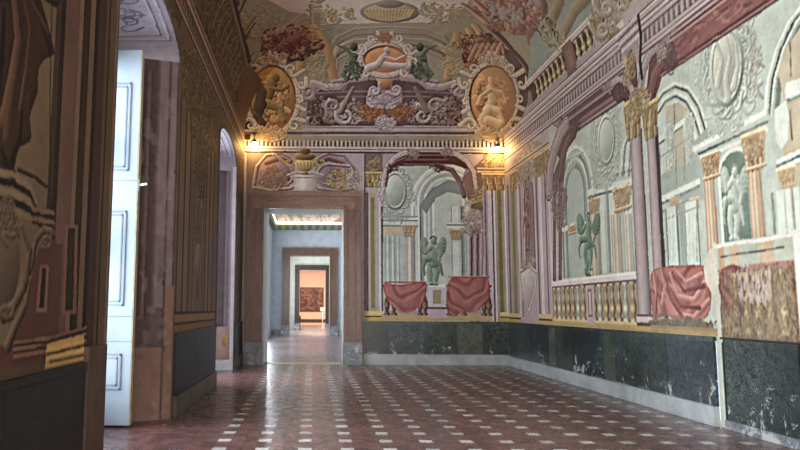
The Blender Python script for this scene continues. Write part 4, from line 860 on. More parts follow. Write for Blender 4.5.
# ================================================================= LEFT WALL fresco (dark olive and umber)
def paint_left_wall(c):
    P = c.P; K = lambda pts, col, **k: c.poly(P(pts), col, **k); W = 'wall_left'
    TAN, UM, DK = (140, 120, 90), (100, 76, 60), (52, 38, 30)
    c.rect(4, 20.5, 0, 6.8, (110, 88, 64))
    # near pier: stripes of pilasters at the left edge of the view
    for x0, x1, col in ((-20, 52, (136, 116, 86)), (52, 57, (84, 66, 50)), (57, 62, (62, 44, 36)), (62, 76, (130, 98, 80)), (76, 80, (148, 124, 98)), (80, 87, (74, 56, 36)), (87, 92, (142, 118, 88)), (92, 96, (58, 40, 32)), (96, 103, (86, 62, 52)), (103, 106, (112, 92, 66)), (106, 107.5, (54, 40, 30)), (107.5, 113, (120, 100, 74)), (113, 118, (60, 44, 34))):
        c.rect(c.at(x0, 100)[0], c.at(x1, 100)[0], 1.2, 6.5, col)
    c.rect(4, c.at(60, 300)[0], 1.2, 2.1, (112, 74, 60)); K([(-10, 345), (-10, 232), (56, 225), (58, 340)], (112, 72, 58))
    for x0, x1, y0, y1 in ((36, 49, 265, 312), (62, 78, 225, 314)):
        K([(x0, y1), (x0 + 4, y0), (x1, y0), (x1 - 2, y1)], (150, 110, 84)); K([(x0 + 3, y1 - 4), (x0 + 6, y0 + 3), (x1 - 3, y0 + 3), (x1 - 5, y1 - 4)], (72, 52, 38))
    for k in range(5): c.line(P([(14, 344 + k * 3), (52, 338 + k * 3), (86, 328 + k * 3)]), .03, ((154, 116, 88), (66, 42, 34))[k % 2])
    with Part('painted_gilt_base', 'painted gold block at the foot of the near pier', W):
        K([(45, 368), (47, 344), (84, 334), (84, 360)], (236, 192, 100))
        for k in range(4): c.line(P([(47, 350 + k * 4.5), (84, 341 + k * 4.5)]), .022, ((246, 208, 116), (140, 104, 54))[k % 2])
    with Part('painted_robed_figure', 'brown painted robed figure on the near left pier', W):
        K([(-20, -8), (38, -8), (44, 10), (52, 40), (55, 54), (44, 60), (38, 70), (38, 92), (28, 120), (30, 142), (18, 148), (14, 172), (-20, 172)], (74, 50, 38))
        for pts, w_, a, b in (([(14, 0), (18, 40), (12, 80), (4, 120)], .14, (150, 112, 82), (84, 56, 42)), ([(24, 0), (30, 30), (26, 70), (20, 110)], .06, (132, 98, 72), (60, 40, 30)), ([(36, 6), (44, 30), (50, 50)], .08, (60, 40, 30), (34, 22, 18)), ([(4, 10), (2, 60), (-4, 110)], .08, (46, 30, 24), (30, 20, 16)), ([(14, 80), (10, 110), (6, 138)], .10, (130, 92, 70), (66, 44, 34)), ([(22, 112), (20, 140), (12, 160)], .07, (54, 38, 30), (34, 24, 20)), ([(28, -4), (38, 14), (48, 34)], .06, (124, 90, 66), (52, 34, 28)), ([(2, 150), (8, 170), (14, 176)], .08, (60, 44, 36), (36, 26, 22)), ([(28, 96), (29, 120), (30, 136)], .05, (110, 80, 60), (50, 34, 28)), ([(46, -2), (56, 4), (60, -6)], .08, (90, 60, 44), (50, 34, 28))): c.line(P(pts), (w_ * .6, w_), a, b)
    for k in range(6): c.line(P([(-12, 170 + k * 9), (12, 174 + k * 9), (30, 186 + k * 8), (38, 210 + k * 5)]), .045, ((150, 128, 96), (72, 54, 40))[k % 2])
    for k in range(6): c.line(P([(32, 208 + k * 5), (54, 213 + k * 5)]), .03, ((142, 120, 90), (66, 50, 38))[k % 2])
    c.line(P([(18, 170), (36, 178), (50, 190)]), .03, (70, 54, 40)); c.line(P([(52, 0), (50, 100), (50, 205)]), .02, (60, 46, 34))
    with Part('painted_cartouche', 'tan scrolled oval cartouche painted on the near left pier', W):
        K([(-20, 215), (30, 220), (44, 235), (34, 262), (30, 290), (18, 318), (6, 345), (-20, 350)], (132, 112, 82)); c.spoly(P(ell(2, 262, 22, 52)), (96, 80, 60), (150, 130, 98)); c.spoly(P(ell(2, 262, 18, 46)), (140, 122, 92), (96, 80, 60))
        for pts in ([(50, 244), (52, 232), (44, 230), (36, 240), (32, 262), (26, 284), (14, 306), (4, 316)], [(30, 280), (26, 304), (14, 330), (8, 345)], [(22, 226), (30, 250), (26, 280)]): c.line(P(pts), (.05, .11), (166, 144, 108), (64, 48, 36))
        c.line(P(spiral(46, 242, 7, 1.2, 1, 1)), .05, (166, 144, 108), (64, 48, 36)); c.line(P(spiral(6, 312, 8, 1.2, 1, -1)), .06, (160, 138, 104), (60, 46, 34)); foliage(c, c.at(8, 215), .12, .12, 14, .1, [((170, 148, 112), (74, 56, 42))], 2)
    i = int((7.05 - c.u0) / c.cell); c.rgb[:, :i] *= np.array((.58, .54, .52), np.float32)   # near pier darkened in the paint to stand in for its back-lit shade
    # middle pier
    a, b = 10.35, 14.75
    n = 0
    for u0, u1, col in ((10.35, 14.75, (124, 100, 78)), (10.4, 10.6, (70, 52, 40)), (10.6, 10.95, (122, 100, 72)), (10.95, 11.1, (66, 48, 36)), (11.1, 11.45, (134, 108, 78)), (11.45, 11.55, (58, 42, 32)), (11.55, 11.75, (108, 84, 60)), (11.75, 13.2, (118, 96, 74)), (11.9, 11.97, (60, 42, 34)), (12.98, 13.05, (60, 42, 34)), (13.2, 13.35, (60, 44, 34)), (13.35, 13.65, (130, 106, 76)), (13.65, 13.8, (66, 48, 36)), (13.8, 14.2, (122, 98, 70)), (14.2, 14.35, (58, 42, 32)), (14.35, 14.75, (112, 90, 66))):
        c.rect(u0, u1, 1.25, 4.9, col)
    with Part('painted_trophy', 'olive painted trophy and mask on the middle left pier', W):
        foliage(c, (12.5, 4.4), .65, .8, 80, .2, [((150, 124, 84), (56, 40, 28)), ((122, 100, 66), (48, 36, 26))], 81); foliage(c, (12.5, 3.0), .35, .5, 30, .15, [((140, 116, 80), (60, 44, 32))], 82)
        c.spoly(ell(12.5, 2.25, .36, .5), (160, 134, 92), (66, 50, 34)); c.line([(12.2, 2.3), (12.4, 1.7), (12.5, 1.45), (12.7, 1.8), (12.85, 2.3)], .14, (156, 130, 90), (62, 46, 32))
    foliage(c, (12.5, 5.3), 2.1, .7, 190, .28, [((156, 130, 82), (54, 40, 28)), ((126, 104, 68), (46, 34, 26)), ((170, 142, 90), (70, 52, 34))], 83)
    mould(c, a, b, 1.23, [(.1, (132, 100, 52)), (.04, (64, 46, 32)), (.12, (140, 108, 62)), (.04, (60, 42, 30))])
    # far pier beside the second embrasure
    c.rect(17.4, 20.5, 1.2, 6.2, (96, 78, 52)); foliage(c, (18.9, 5.6), 1.4, .8, 130, .26, [((176, 150, 84), (60, 44, 26)), ((140, 116, 66), (50, 36, 24))], 84)
    for u in (17.7, 18.3, 18.9, 19.6, 20.1): c.rect(u, u + .14, 1.25, 4.8, (66, 50, 36))
    # panel over the openings
    foliage(c, (8.7, 6.15), 1.7, .3, 80, .26, [((120, 100, 66), (50, 38, 28))], 85); foliage(c, (16.1, 6.0), 1.4, .4, 90, .26, [((170, 146, 84), (60, 46, 28))], 86)
    with Part('painted_entablature', 'umber painted cornice running along the left wall', W):
        v = mould(c, 7.1, 20.5, 6.05, [(.05, (50, 34, 28)), (.08, (160, 128, 98)), (.04, (56, 38, 32)), (.06, (136, 108, 84))]); dentils(c, 7.1, 20.5, v, v + .16, .2, (150, 122, 92), (50, 36, 30)); mould(c, 7.1, 20.5, v + .16, [(.05, (56, 38, 32)), (.10, (176, 144, 112)), (.05, (50, 34, 28)), (.08, (150, 122, 94))])
def paint_left_cove(c):
    P = c.P; K = lambda pts, col, **k: c.poly(P(pts), col, **k); O = 'ceiling'
    K([(160, -5), (160, 40), (200, 90), (232, 140), (250, 138), (240, 84), (247, 66), (226, -5)], (96, 76, 54))
    K([(168, -5), (250, 130), (262, 80), (246, 60), (228, -5)], (104, 80, 58))
    c.line(P([(192, 12), (208, 48), (226, 84)]), (.5, .45), (132, 108, 82), (66, 46, 36)); c.line(P([(196, 8), (212, 42), (230, 78)]), .1, (60, 42, 32))
    with Part('painted_foliage', 'brown painted leaf ornament along the left cove', O): foliage(c, (14.5, 7.4), 4.0, .6, 260, .34, [((140, 114, 76), (48, 34, 26)), ((110, 88, 58), (40, 30, 22)), ((160, 134, 88), (62, 46, 32))], 91)
    for k in range(9):
        with Part('painted_baluster', None, O): c.line([(13.4 + k * .5, 7.15), (13.4 + k * .5, 7.72)], (.22, .12), (166, 142, 100), (70, 50, 36))
    K([(228, -5), (246, 66), (252, 62), (234, -5)], (60, 40, 34)); c.line(P([(229, -5), (247, 66)]), .12, (150, 124, 92), (84, 62, 48))
paint_left_wall(L_); jl = int((ZS - L_.v0) / L_.cell); keep = L_.rgb[:jl].copy(); kid = L_.idm[:jl].copy()
paint_vault(L_); paint_left_cove(L_)
L_.rgb[:jl] = keep; L_.idm[:jl] = kid

age(B_, .70, 1.0, 1.42, 11, .85); age(R_, .64, .92, 1.2, 31, .7); age(L_, .84, 1.0, 1.15, 51, .8); L_.rgb *= np.array((1.0, .90, .93), np.float32)

R_.rgb *= np.array((1.04, .99, .88), np.float32)
# ================================================================= embrasure jambs (painted plaster, splayed)
def jamb_canvas(y, dy, n):
    c = Canvas('P', 0, math.hypot(.95, dy), 0, 5.8, .014, (112, 92, 96), frame=((XL, y), (-.95 / math.hypot(.95, dy), -dy / math.hypot(.95, dy))))
    return c
J1 = jamb_canvas(10.35, .5, 1); J2 = jamb_canvas(18.35, .45, 2)
c = J1; rnd = random.Random(5)
c.rect(0, 1.2, 0, 5.8, (112, 90, 96)); c.rect(0, .3, 1.6, 5.8, (136, 116, 126)); c.rect(0, .03, 0, 5.8, (96, 76, 80)); c.rect(.34, 1.2, 1.05, 5.8, (98, 76, 82))
for a, col in ((.42, (84, 62, 66)), (.45, (122, 98, 102)), (.52, (82, 60, 64)), (.55, (118, 94, 98))): c.line([(a, 5.1), (a, 1.35 + a * .2), (1.1, 1.35 + a * .2)], .022, col)
c.rect(0, 1.2, 0, 1.02, (146, 112, 104)); c.rect(0, .12, .0, 1.9, (146, 108, 98)); c.line([(0, 1.03), (1.2, 1.03)], .02, (98, 74, 72)); c.rect(.13, .16, 0, 5.6, (96, 76, 80))
for k in range(120):
    u, v = rnd.uniform(0, 1), rnd.uniform(0, 5.7); c.line([(u, v), (u + rnd.uniform(-.05, .05), v + rnd.uniform(-.2, .2))], rnd.uniform(.04, .14), rnd.choice(((150, 134, 146), (84, 64, 70), (166, 150, 160), (112, 88, 92))), a=.2)
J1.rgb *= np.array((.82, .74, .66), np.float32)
c = J2
c.rect(0, 1.2, 0, 5.8, (166, 156, 172)); c.rect(.16, 1.2, 1.1, 5.2, (104, 90, 98)); c.rect(.16, .26, 1.1, 5.2, (134, 122, 134)); c.rect(0, 1.2, .0, 1.1, (176, 146, 140)); c.rect(0, .1, 0, 5.8, (206, 204, 214))
c.spoly(ell(.24, .74, .07, .15), (200, 150, 86), (170, 126, 80)); c.rect(0.02, 1.2, 0, .26, (206, 216, 228))

age(J1, .8, 1.0, 1.05, 71); age(J2, .8, 1.0, 1.1, 91)
# ================================================================= painted surfaces -> meshes
BIN = {}
def emit(c, us, vs, pos, keep, wall, flip=False, umax=None, umin=None, above='ceiling'):
    U, V = np.meshgrid(us, vs); U = U.astype(float)
    if umax is not None:
        s_ = np.array([prof(v)[0] for v in vs]); s_ = np.minimum(s_, CA)[:, None]
        lo = us[0] + (s_ if umin else 0); hi = us[-1] - s_; U = lo + (U - us[0]) * (hi - lo) / (us[-1] - us[0])
    S = np.array([prof(v) for v in vs]); D, Z = S[:, :1] + 0 * U, S[:, 1:] + 0 * U
    XYZ = pos(U, D, Z)
    fi = (U - c.u0) / c.cell - .5; fj = (V - c.v0) / c.cell - .5
    fi = np.clip(fi, 0, c.W - 1.001); fj = np.clip(fj, 0, c.H - 1.001); i = fi.astype(int); j = fj.astype(int); a = (fi - i)[..., None]; b = (fj - j)[..., None]
    R = c.rgb; col = (R[j, i] * (1 - a) + R[j, i + 1] * a) * (1 - b) + (R[j + 1, i] * (1 - a) + R[j + 1, i + 1] * a) * b
    nv, nu = U.shape; idx = np.arange(nv * nu).reshape(nv, nu)
    F = np.stack([idx[:-1, :-1], idx[:-1, 1:], idx[1:, 1:], idx[1:, :-1]], -1)
    if flip: F = F[..., ::-1]
    cu = (U[:-1, :-1] + U[1:, 1:]) / 2; cvv = (V[:-1, :-1] + V[1:, 1:]) / 2
    fid = c.idm[np.clip(((cvv - c.v0) / c.cell).astype(int), 0, c.H - 1), np.clip(((cu - c.u0) / c.cell).astype(int), 0, c.W - 1)].astype(int)
    up = (cvv > ZS); ok = keep(cu, cvv)
    code = fid * 2 + up
    for k in np.unique(code[ok]):
        m = ok & (code == k); pid = int(k) // 2; owner = above if k % 2 else wall; name = None
        if pid:
            n_, l_, o_ = PARTS[pid - 1]; owner = o_ or owner; key = (owner, pid)
            if o_ == 'ceiling' and not k % 2: key = (wall, 0)
            if (o_ != 'ceiling') and k % 2: key = ('ceiling', 0)
        else: key = (owner, 0)
        f = F[m]; uq, inv = np.unique(f, return_inverse=True)
        BIN.setdefault(key, []).append((XYZ.reshape(-1, 3)[uq], col.reshape(-1, 3)[uq], inv.reshape(-1, 4)))
def build_bins():
    made = {}
    for key in sorted(BIN, key=lambda k: k[1]):
        owner, pid = key; V, Cc, F, o = [], [], [], 0
        for v, cc, f in BIN[key]: V.append(v); Cc.append(cc); F.append(f + o); o += len(v)
        V, Cc, F = np.concatenate(V), np.concatenate(Cc), np.concatenate(F)
        if pid and len(F) < 12: key = None
        name = PARTS[pid - 1][0] if pid else owner
        me = bpy.data.meshes.new(name); me.vertices.add(len(V)); me.vertices.foreach_set('co', V.astype(np.float32).ravel())
        me.loops.add(F.size); me.loops.foreach_set('vertex_index', F.astype(np.int32).ravel()); me.polygons.add(len(F))
        me.polygons.foreach_set('loop_start', np.arange(0, F.size, 4, dtype=np.int32)); me.update(calc_edges=True)
        at_ = me.color_attributes.new('paint', 'FLOAT_COLOR', 'POINT'); at_.data.foreach_set('color', np.concatenate([Cc, np.ones((len(Cc), 1))], 1).astype(np.float32).ravel())
        if owner not in made and pid: made[owner] = struct(owner)
        ob = link(name, me, M['fresco'], made.get(owner) if pid else None)
        if pid:
            if PARTS[pid - 1][1]: ob['label'] = PARTS[pid - 1][1]
        else: ob['kind'] = 'structure'; made[owner] = ob
    return made
DOOR1 = (-1.43, .89, 4.49)                       # doorway in the end wall: x0, x1, top
EMB = ((7.0, 10.35), (14.95, 18.35))             # window embrasures in the left wall
SPR, RISE = 5.32, .42
def in_arch(Y, Z):
    m = np.zeros(Y.shape, bool)
    for a, b in EMB:
        h = (b - a) / 2; x = np.clip((Y - (a + b) / 2) / h, -1, 1); m |= (Y > a) & (Y < b) & (Z < SPR + RISE * np.sqrt(1 - x * x))
    return m
def steps(a, b, d): return np.linspace(a, b, int(round((b - a) / d)) + 1)
vs = np.concatenate([steps(0, 1.22, .3)[:-1], steps(1.22, ZS, .0155), steps(ZS, 12.9, .022)[1:]])
emit(B_, steps(XL, XR, .0155), vs, lambda U, D, Z: np.stack([U, YB - D, Z], -1), lambda u, v: ~((u > DOOR1[0] - .1) & (u < DOOR1[1] + .1) & (v < DOOR1[2] + .1)), 'wall_back', umax=True, umin=True)
us = [6.5]
while us[-1] < 20.4: us.append(us[-1] + min(.026, max(.0135, us[-1] ** 2 / 3969 * .55)))
us = np.array(us); us = 6.5 + (us - 6.5) * (YB - 6.5) / (us[-1] - 6.5)
vs = np.concatenate([steps(0, 1.2, .015)[:-1], steps(1.2, 5.4, .0135), steps(5.4, ZS, .016)[1:], steps(ZS, ZS + ARC, .024)[1:]])
emit(R_, us, vs, lambda U, D, Z: np.stack([XR - D, U, Z], -1), lambda u, v: (v > 1.2) | (u < 9.95), 'wall_right', flip=True, umax=True)
us = np.concatenate([steps(7.0, 10.35, .03), steps(10.35, 14.75, .022)[1:], steps(14.75, YB, .025)[1:]]); vs = np.concatenate([steps(0, 1.2, .03)[:-1], steps(1.2, ZS, .0155), steps(ZS, ZS + ARC, .03)[1:]])
left_pos = lambda U, D, Z: np.stack([XL + D, U, Z], -1)
emit(L_, us, vs, left_pos, lambda u, v: ~in_arch(u, v), 'wall_left', umax=True)
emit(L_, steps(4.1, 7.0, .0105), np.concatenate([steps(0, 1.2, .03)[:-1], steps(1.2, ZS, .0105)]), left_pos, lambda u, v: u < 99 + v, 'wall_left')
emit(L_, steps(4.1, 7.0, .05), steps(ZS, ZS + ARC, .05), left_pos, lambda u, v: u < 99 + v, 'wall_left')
for J, nm in ((J1, 'embrasure_jamb'), (J2, 'embrasure_jamb')):
    (ox, oy), (ux, uy) = J.frame
    emit(J, steps(0, J.u1, .02), steps(0, 5.6, .02), lambda U, D, Z, ox=ox, oy=oy, ux=ux, uy=uy: np.stack([ox + U * ux, oy + U * uy, Z], -1), lambda u, v: v < 5.35 + 0 * u, nm + str(J is J2))
SOFF = []
for n_, (y0, y1) in enumerate(EMB):
    c = Canvas('P', y0, y1, 0, .97, .011, (178, 170, 186), frame=((0, 0), (1, 0))); cy, h, dy = (y0 + y1) / 2, (y1 - y0) / 2, (.5, .45)[n_]
    for a, col in ((.08, (140, 130, 144)), (.11, (206, 198, 210)), (.2, (120, 110, 122)), (.22, (200, 192, 204))): c.line([(y0 + a + .2, a), (y1 - a - .2, a), (y1 - a - .2, .95 - a), (y0 + a + .2, .95 - a), (y0 + a + .2, a)], .018, col)
    rnd = random.Random(n_ + 3)
    for k in range(int(h * 14)):
        u, v = y0 + .5 + rnd.random() * (2 * h - 1), .48 + rnd.uniform(-.16, .16); d = rnd.choice((-1, 1)); c.line(spiral(u, v, rnd.uniform(.08, .17), rnd.uniform(.5, 1), rnd.uniform(0, 6), d, .12, 14), (.015, .04), (146, 136, 150), (112, 102, 116))
    age(c, .9, 1, 1, 7)
    def spos(U, D, Z, cy=cy, h=h, dy=dy):
        t_ = Z / .95; x = np.clip((U - cy) / h, -1, 1); r = np.sqrt(1 - x * x); return np.stack([XL - .95 * t_, cy + (U - cy) * (1 - t_ * dy / h), (SPR + RISE * r) * (1 - t_) + (SPR - .06 + .22 * r) * t_], -1)
    emit(c, cy - h * np.cos(np.linspace(0, math.pi, 160)), steps(0, .95, .02), spos, lambda u, v: v > -1, f'soffit{n_}')
S = build_bins()
for k in list(S):
    if k.startswith('embrasure'): S[k].name = 'trim_' + ('2' if k.endswith('True') else '1'); S[k].parent = None

# ================================================================= rest of the hall shell
def trimbox(name, dims, m, bev=0):
    o = box(name, dims, m, bev=bev); o['kind'] = 'structure'; return o
f = quad('floor', [(-4.6, -7, 0), (6, -7, 0), (6, 66.5, 0), (-4.6, 66.5, 0)], M['terracotta_tiles']); f['kind'] = 'structure'
def sheet(name, quads, m, parent=None, kind='structure'):
    bm = bmesh.new()
    for q in quads: bm.faces.new([bm.verts.new(p) for p in q])
    o = obj(name, bm, m, parent)
    if kind and parent is None: o['kind'] = kind
    return o
# plaster continuing behind the camera
sheet('plaster_field', [[(XR, -7, 0), (XR, 6.5, 0), (XR, 6.5, ZS), (XR, -7, ZS)]], M['plain_fresco'], S['wall_right'])
sheet('plaster_field', [[(XL, -7, ZS), (XL, 4.1, ZS), (XL, 4.1, 5.6), (XL, -7, 5.6)]] + [[(XL, a, 0), (XL, b, 0), (XL, b, 5.6), (XL, a, 5.6)] for a, b in ((-7, -5.0), (-3.0, .4), (2.8, 4.1))], M['plaster_brown'], S['wall_left'])
sheet('wall_front', [[(XL, -7, 0), (XR, -7, 0), (XR, -7, 9), (XL, -7, 9)]], M['plain_fresco'])
NQ = 10; cq = []
for (y0, y1, sx, x) in ((-7, 6.5, -1, XR), (-7, 4.1, 1, XL)):
    for k in range(NQ):
        a, b = prof(ZS + ARC * k / NQ), prof(ZS + ARC * (k + 1) / NQ); cq.append([(x + sx * a[0], y0, a[1]), (x + sx * a[0], y1, a[1]), (x + sx * b[0], y1, b[1]), (x + sx * b[0], y0, b[1])])
yf = YB - prof(12.9)[0]
cq.append([(XL + CA, -7, ZS + CB), (XR - CA, -7, ZS + CB), (XR - CA, yf, ZS + CB), (XL + CA, yf, ZS + CB)])
sheet('vault_plaster', cq, M['plain_fresco'], S['ceiling'])

# windows and embrasures
def window(n, y0, y1, dy, near=True, jamb_far=False):
    s_ = struct(f'window_{n}', (-3.0, (y0 + y1) / 2, 0)); h = (y1 - y0) / 2; cy = (y0 + y1) / 2; oy = s_.location
    def off(o): o.location = (3.0, -cy, 0); return o
    yi0, yi1 = y0 + dy, y1 - dy; q = []
    N = 18
    def arc(a, b, x, spr, rise): return [(x, (a + b) / 2 - (b - a) / 2 * math.cos(math.pi * k / N), spr + rise * math.sin(math.pi * k / N)) for k in range(N + 1)]
    A, Bq = arc(y0, y1, XL, SPR, RISE), arc(yi0, yi1, -3.0, SPR - .06, .22)
    q = [[A[k], A[k + 1], Bq[k + 1], Bq[k]] for k in range(N)]
    if n <= 2: o = S[f'soffit{n - 1}']; o.name = 'soffit'; del o['kind']; o.parent = s_; off(o)
    else: off(sheet('soffit', q, M['soffit_lilac'], s_))
    jq = [[(XL, y0, 0), (XL, y0, SPR), (-3.0, yi0, SPR - .06), (-3.0, yi0, 0)]]
    if jamb_far: jq.append([(XL, y1, 0), (XL, y1, SPR), (-3.0, yi1, SPR - .06), (-3.0, yi1, 0)])
    off(sheet('jamb_plaster', jq, M['plaster_lilac'], s_))
    bm = bmesh.new()
    for a, b, z0, z1 in ((yi0, yi0 + .12, 0, 5.3), (yi1 - .12, yi1, 0, 5.3), (yi0, yi1, 0, .25), (yi0, yi1, 5.0, 5.5), (cy - .05, cy + .05, 0, 5.1), (yi0, yi1, 2.4, 2.5), (yi0, yi1, 3.7, 3.78), (yi0, yi1, 1.15, 1.22)): bx(bm, -3.06, -2.98, a, b, z0, z1)
    off(obj('window_frame', bm, M['white_paint'], s_))
    off(box('pane', (-3.03, -3.02, yi0 + .1, yi1 - .1, .2, 5.1), M['window_glass'], s_))
    # plaster bead round the arch on the wall face
    bm = bmesh.new(); pts = [(XL, y0, 0)] + A + [(XL, y1, 0)]
    for p, r in zip(pts, pts[1:]):
        ny = lambda t_: t_[1] + (.05 if t_[1] > cy else -.05) * (1 if t_[2] <= SPR + .01 else abs(t_[1] - cy) / h)
        nz = lambda t_: t_[2] + (0 if t_[2] <= SPR else .05)
        v = [bm.verts.new(x) for x in ((XL + .02, p[1], p[2]), (XL + .02, r[1], r[2]), (XL + .02, ny(r), nz(r)), (XL + .02, ny(p), nz(p)))]; v2 = [bm.verts.new((XL - .02, x.co.y, x.co.z)) for x in v]
        bm.faces.new(v); bm.faces.new((v[0], v2[0], v2[1], v[1])); bm.faces.new((v[3], v[2], v2[2], v2[3]))
    off(obj('arch_bead', bm, M['plaster_brown'], s_))
    return s_
window(1, *EMB[0], .5); window(2, *EMB[1], .45)
window(3, .4, 2.8, .4, jamb_far=True); window(4, -5.0, -3.0, .3, jamb_far=True)
sheet('wall_behind_windows', [[(-3.07, -7, 5.2), (-3.07, 20, 5.2), (-3.07, 20, 6.8), (-3.07, -7, 6.8)]], M['plaster_brown']).name = 'trim_3'

# dado: marble slabs, cap and skirting
def slab(parent, dims, m, name='dado_panel'):
    return box(name, dims, m, parent, bev=.004)
def run(parent, side, y0, y1, ws, mats, z0, z1, seed):
    rnd = random.Random(seed); y = y0; k = 0
    while y < y1 - .05:
        w_ = min(ws[k % len(ws)], y1 - y); 
        if y1 - y - w_ < .3: w_ = y1 - y
        x = (XR - .035, XR - .002) if side == 'R' else (XL + .002, XL + .035)
        slab(parent, (x[0], x[1], y + .004, y + w_ - .004, z0, z1), M[mats[k % len(mats)]]); y += w_; k += 1
WR, WL, WB = S['wall_right'], S['wall_left'], S['wall_back']
run(WR, 'R', 9.95, 20.36, [1.35, 1.9, .55, 1.6, 1.1, .45], ['green_marble_blue', 'green_marble', 'green_marble_light', 'green_marble_blue', 'green_marble', 'green_marble_light'], .27, 1.17, 1)
slab(WR, (XR - .05, XR - .002, 9.93, 20.35, 1.172, 1.235), M['green_marble'], 'dado_cap')
run(WR, 'R', -7, 8.1, [1.6, 1.4], ['green_marble', 'green_marble_blue'], .27, 1.17, 2); slab(WR, (XR - .05, XR - .002, -7, 8.12, 1.172, 1.235), M['green_marble'], 'dado_cap')
slab(S['door_2'], (XR - .03, XR - .002, 8.24, 9.72, .13, 1.2), M['green_marble'], 'door_panel'); slab(S['door_2'], (XR - .034, XR - .002, 8.2, 9.80, .0, .12), M['grey_marble'], 'kick_strip')
slab(S['door_2'], (XR - .036, XR - .002, 8.2, 9.80, 1.205, 1.235), M['dark_marble'], 'door_rail')
box('keyhole_plate', (XR - .014, XR - .001, 9.56, 9.62, 1.30, 1.39), M['brass'], S['door_2'])
x = 1.46
for w_, m in ((.7, 'green_marble'), (1.1, 'green_marble_blue'), (.9, 'green_marble'), (.75, 'green_marble_light'), (.74, 'green_marble')):
    slab(WB, (x + .004, x + w_ - .004, YB - .035, YB - .002, .3, 1.17), M[m]); x += w_
slab(WB, (1.46, XR - .052, YB - .05, YB - .002, 1.172, 1.235), M['green_marble'], 'dado_cap')
for a, b in ((-7, -5.1), (-2.9, .3), (2.9, 6.35), (10.5, 14.85), (18.5, 20.38)):
    zt = 1.04 if b == 6.35 else 1.15
    run(WL, 'L', a, b, [1.8, 1.5], ['dark_marble', 'dark_marble'], .30, zt, 3); slab(WL, (XL + .002, XL + .045, a, b, zt + .002, zt + .07), M['dark_marble'], 'dado_cap')
trimbox('baseboard_right', (XR - .09, XR - .001, 9.95, YB - .1, 0, .268), M['white_marble'], .01)
trimbox('baseboard_right', (XR - .09, XR - .001, -7, 8.1, 0, .268), M['white_marble'], .01)
trimbox('baseboard_back', (1.46, XR - .001, YB - .09, YB - .001, 0, .298), M['white_marble'], .01)
for a, b in ((-7, -5.1), (-2.9, .3), (2.9, 6.35), (10.5, 14.85), (18.5, 20.3)): trimbox('baseboard_left', (XL + .001, XL + .07, a, b, 0, .30), M['dull_marble'], .01)
trimbox('trim_4', (XL + .001, XL + .05, 6.37, 6.93, 0, 1.24), M['pink_brown'], .004)

# marble door surrounds of the enfilade
def surround(n, yw, x0, x1, top, fw, th, m, plm, plh, depth, reveal, ml=None):
    s_ = struct(f'door_{n}', ((x0 + x1) / 2, yw, 0)); cx = (x0 + x1) / 2
    def off(o): o.location = (-cx, -yw, 0); return o
    for sg, xe in ((-1, x0), (1, x1)):
        bm = bmesh.new(); a, b = sorted((xe + sg * .002, xe + sg * fw * .72)); bx(bm, a, b, yw - th * .55, yw - .002, plh, top)
        a, b = sorted((xe + sg * fw * .72, xe + sg * fw)); bx(bm, a, b, yw - th, yw - .002, plh, top + fw * .72)
        a, b = sorted((xe, xe + sg * fw * .2)); bx(bm, a, b, yw - th * .8, yw - th * .5, plh, top + fw * .2)
        off(obj('door_jamb', bm, m, s_))
        a, b = sorted((xe - sg * .02, xe + sg * (fw + .03))); off(box('plinth_block', (a, b, yw - th - .05, yw - .002, 0, plh - .002), plm, s_, .012))
    bm = bmesh.new(); bx(bm, x0 - fw * .72 + .001, x1 + fw * .72 - .001, yw - th * .55, yw - .003, top + .001, top + fw * .72); bx(bm, x0 - fw, x1 + fw, yw - th, yw - .002, top + fw * .72 + .001, top + fw); bx(bm, x0 + .001, x1 - .001, yw - th * .8 - .001, yw - th * .5, top, top + fw * .2)
    off(obj('lintel', bm, ml or m, s_))
    off(sheet('reveal', [[(x0, yw, 0), (x0, yw + depth, 0), (x0, yw + depth, top), (x0, yw, top)], [(x1, yw, 0), (x1, yw + depth, 0), (x1, yw + depth, top), (x1, yw, top)], [(x0, yw, top), (x1, yw, top), (x1, yw + depth, top), (x0, yw + depth, top)]], reveal, s_))
    off(box('threshold', (x0, x1, yw - .02, yw + .5, .0, .012), M['stone_sill'], s_))
    return s_
surround(1, YB, DOOR1[0], DOOR1[1], DOOR1[2], .50, .20, M['red_marble'], M['grey_marble'], .64, 1.2, M['plaster_pale'], M['lintel_marble'])
surround(3, 42.2, -1.37, 1.01, 4.72, .48, .22, M['brown_marble'], M['grey_marble'], .55, .8, M['plaster_pale'])
surround(4, 53.5, -1.0, .99, 4.49, .36, .2, M['dark_wood'], M['grey_marble'], .45, .7, M['dark_wood'])
box('door_lining', (-1.425, -1.36, 20.75, 21.5, .02, 4.4), M['white_paint'], None).name = 'trim_5'; bpy.data.objects['trim_5']['kind'] = 'structure'

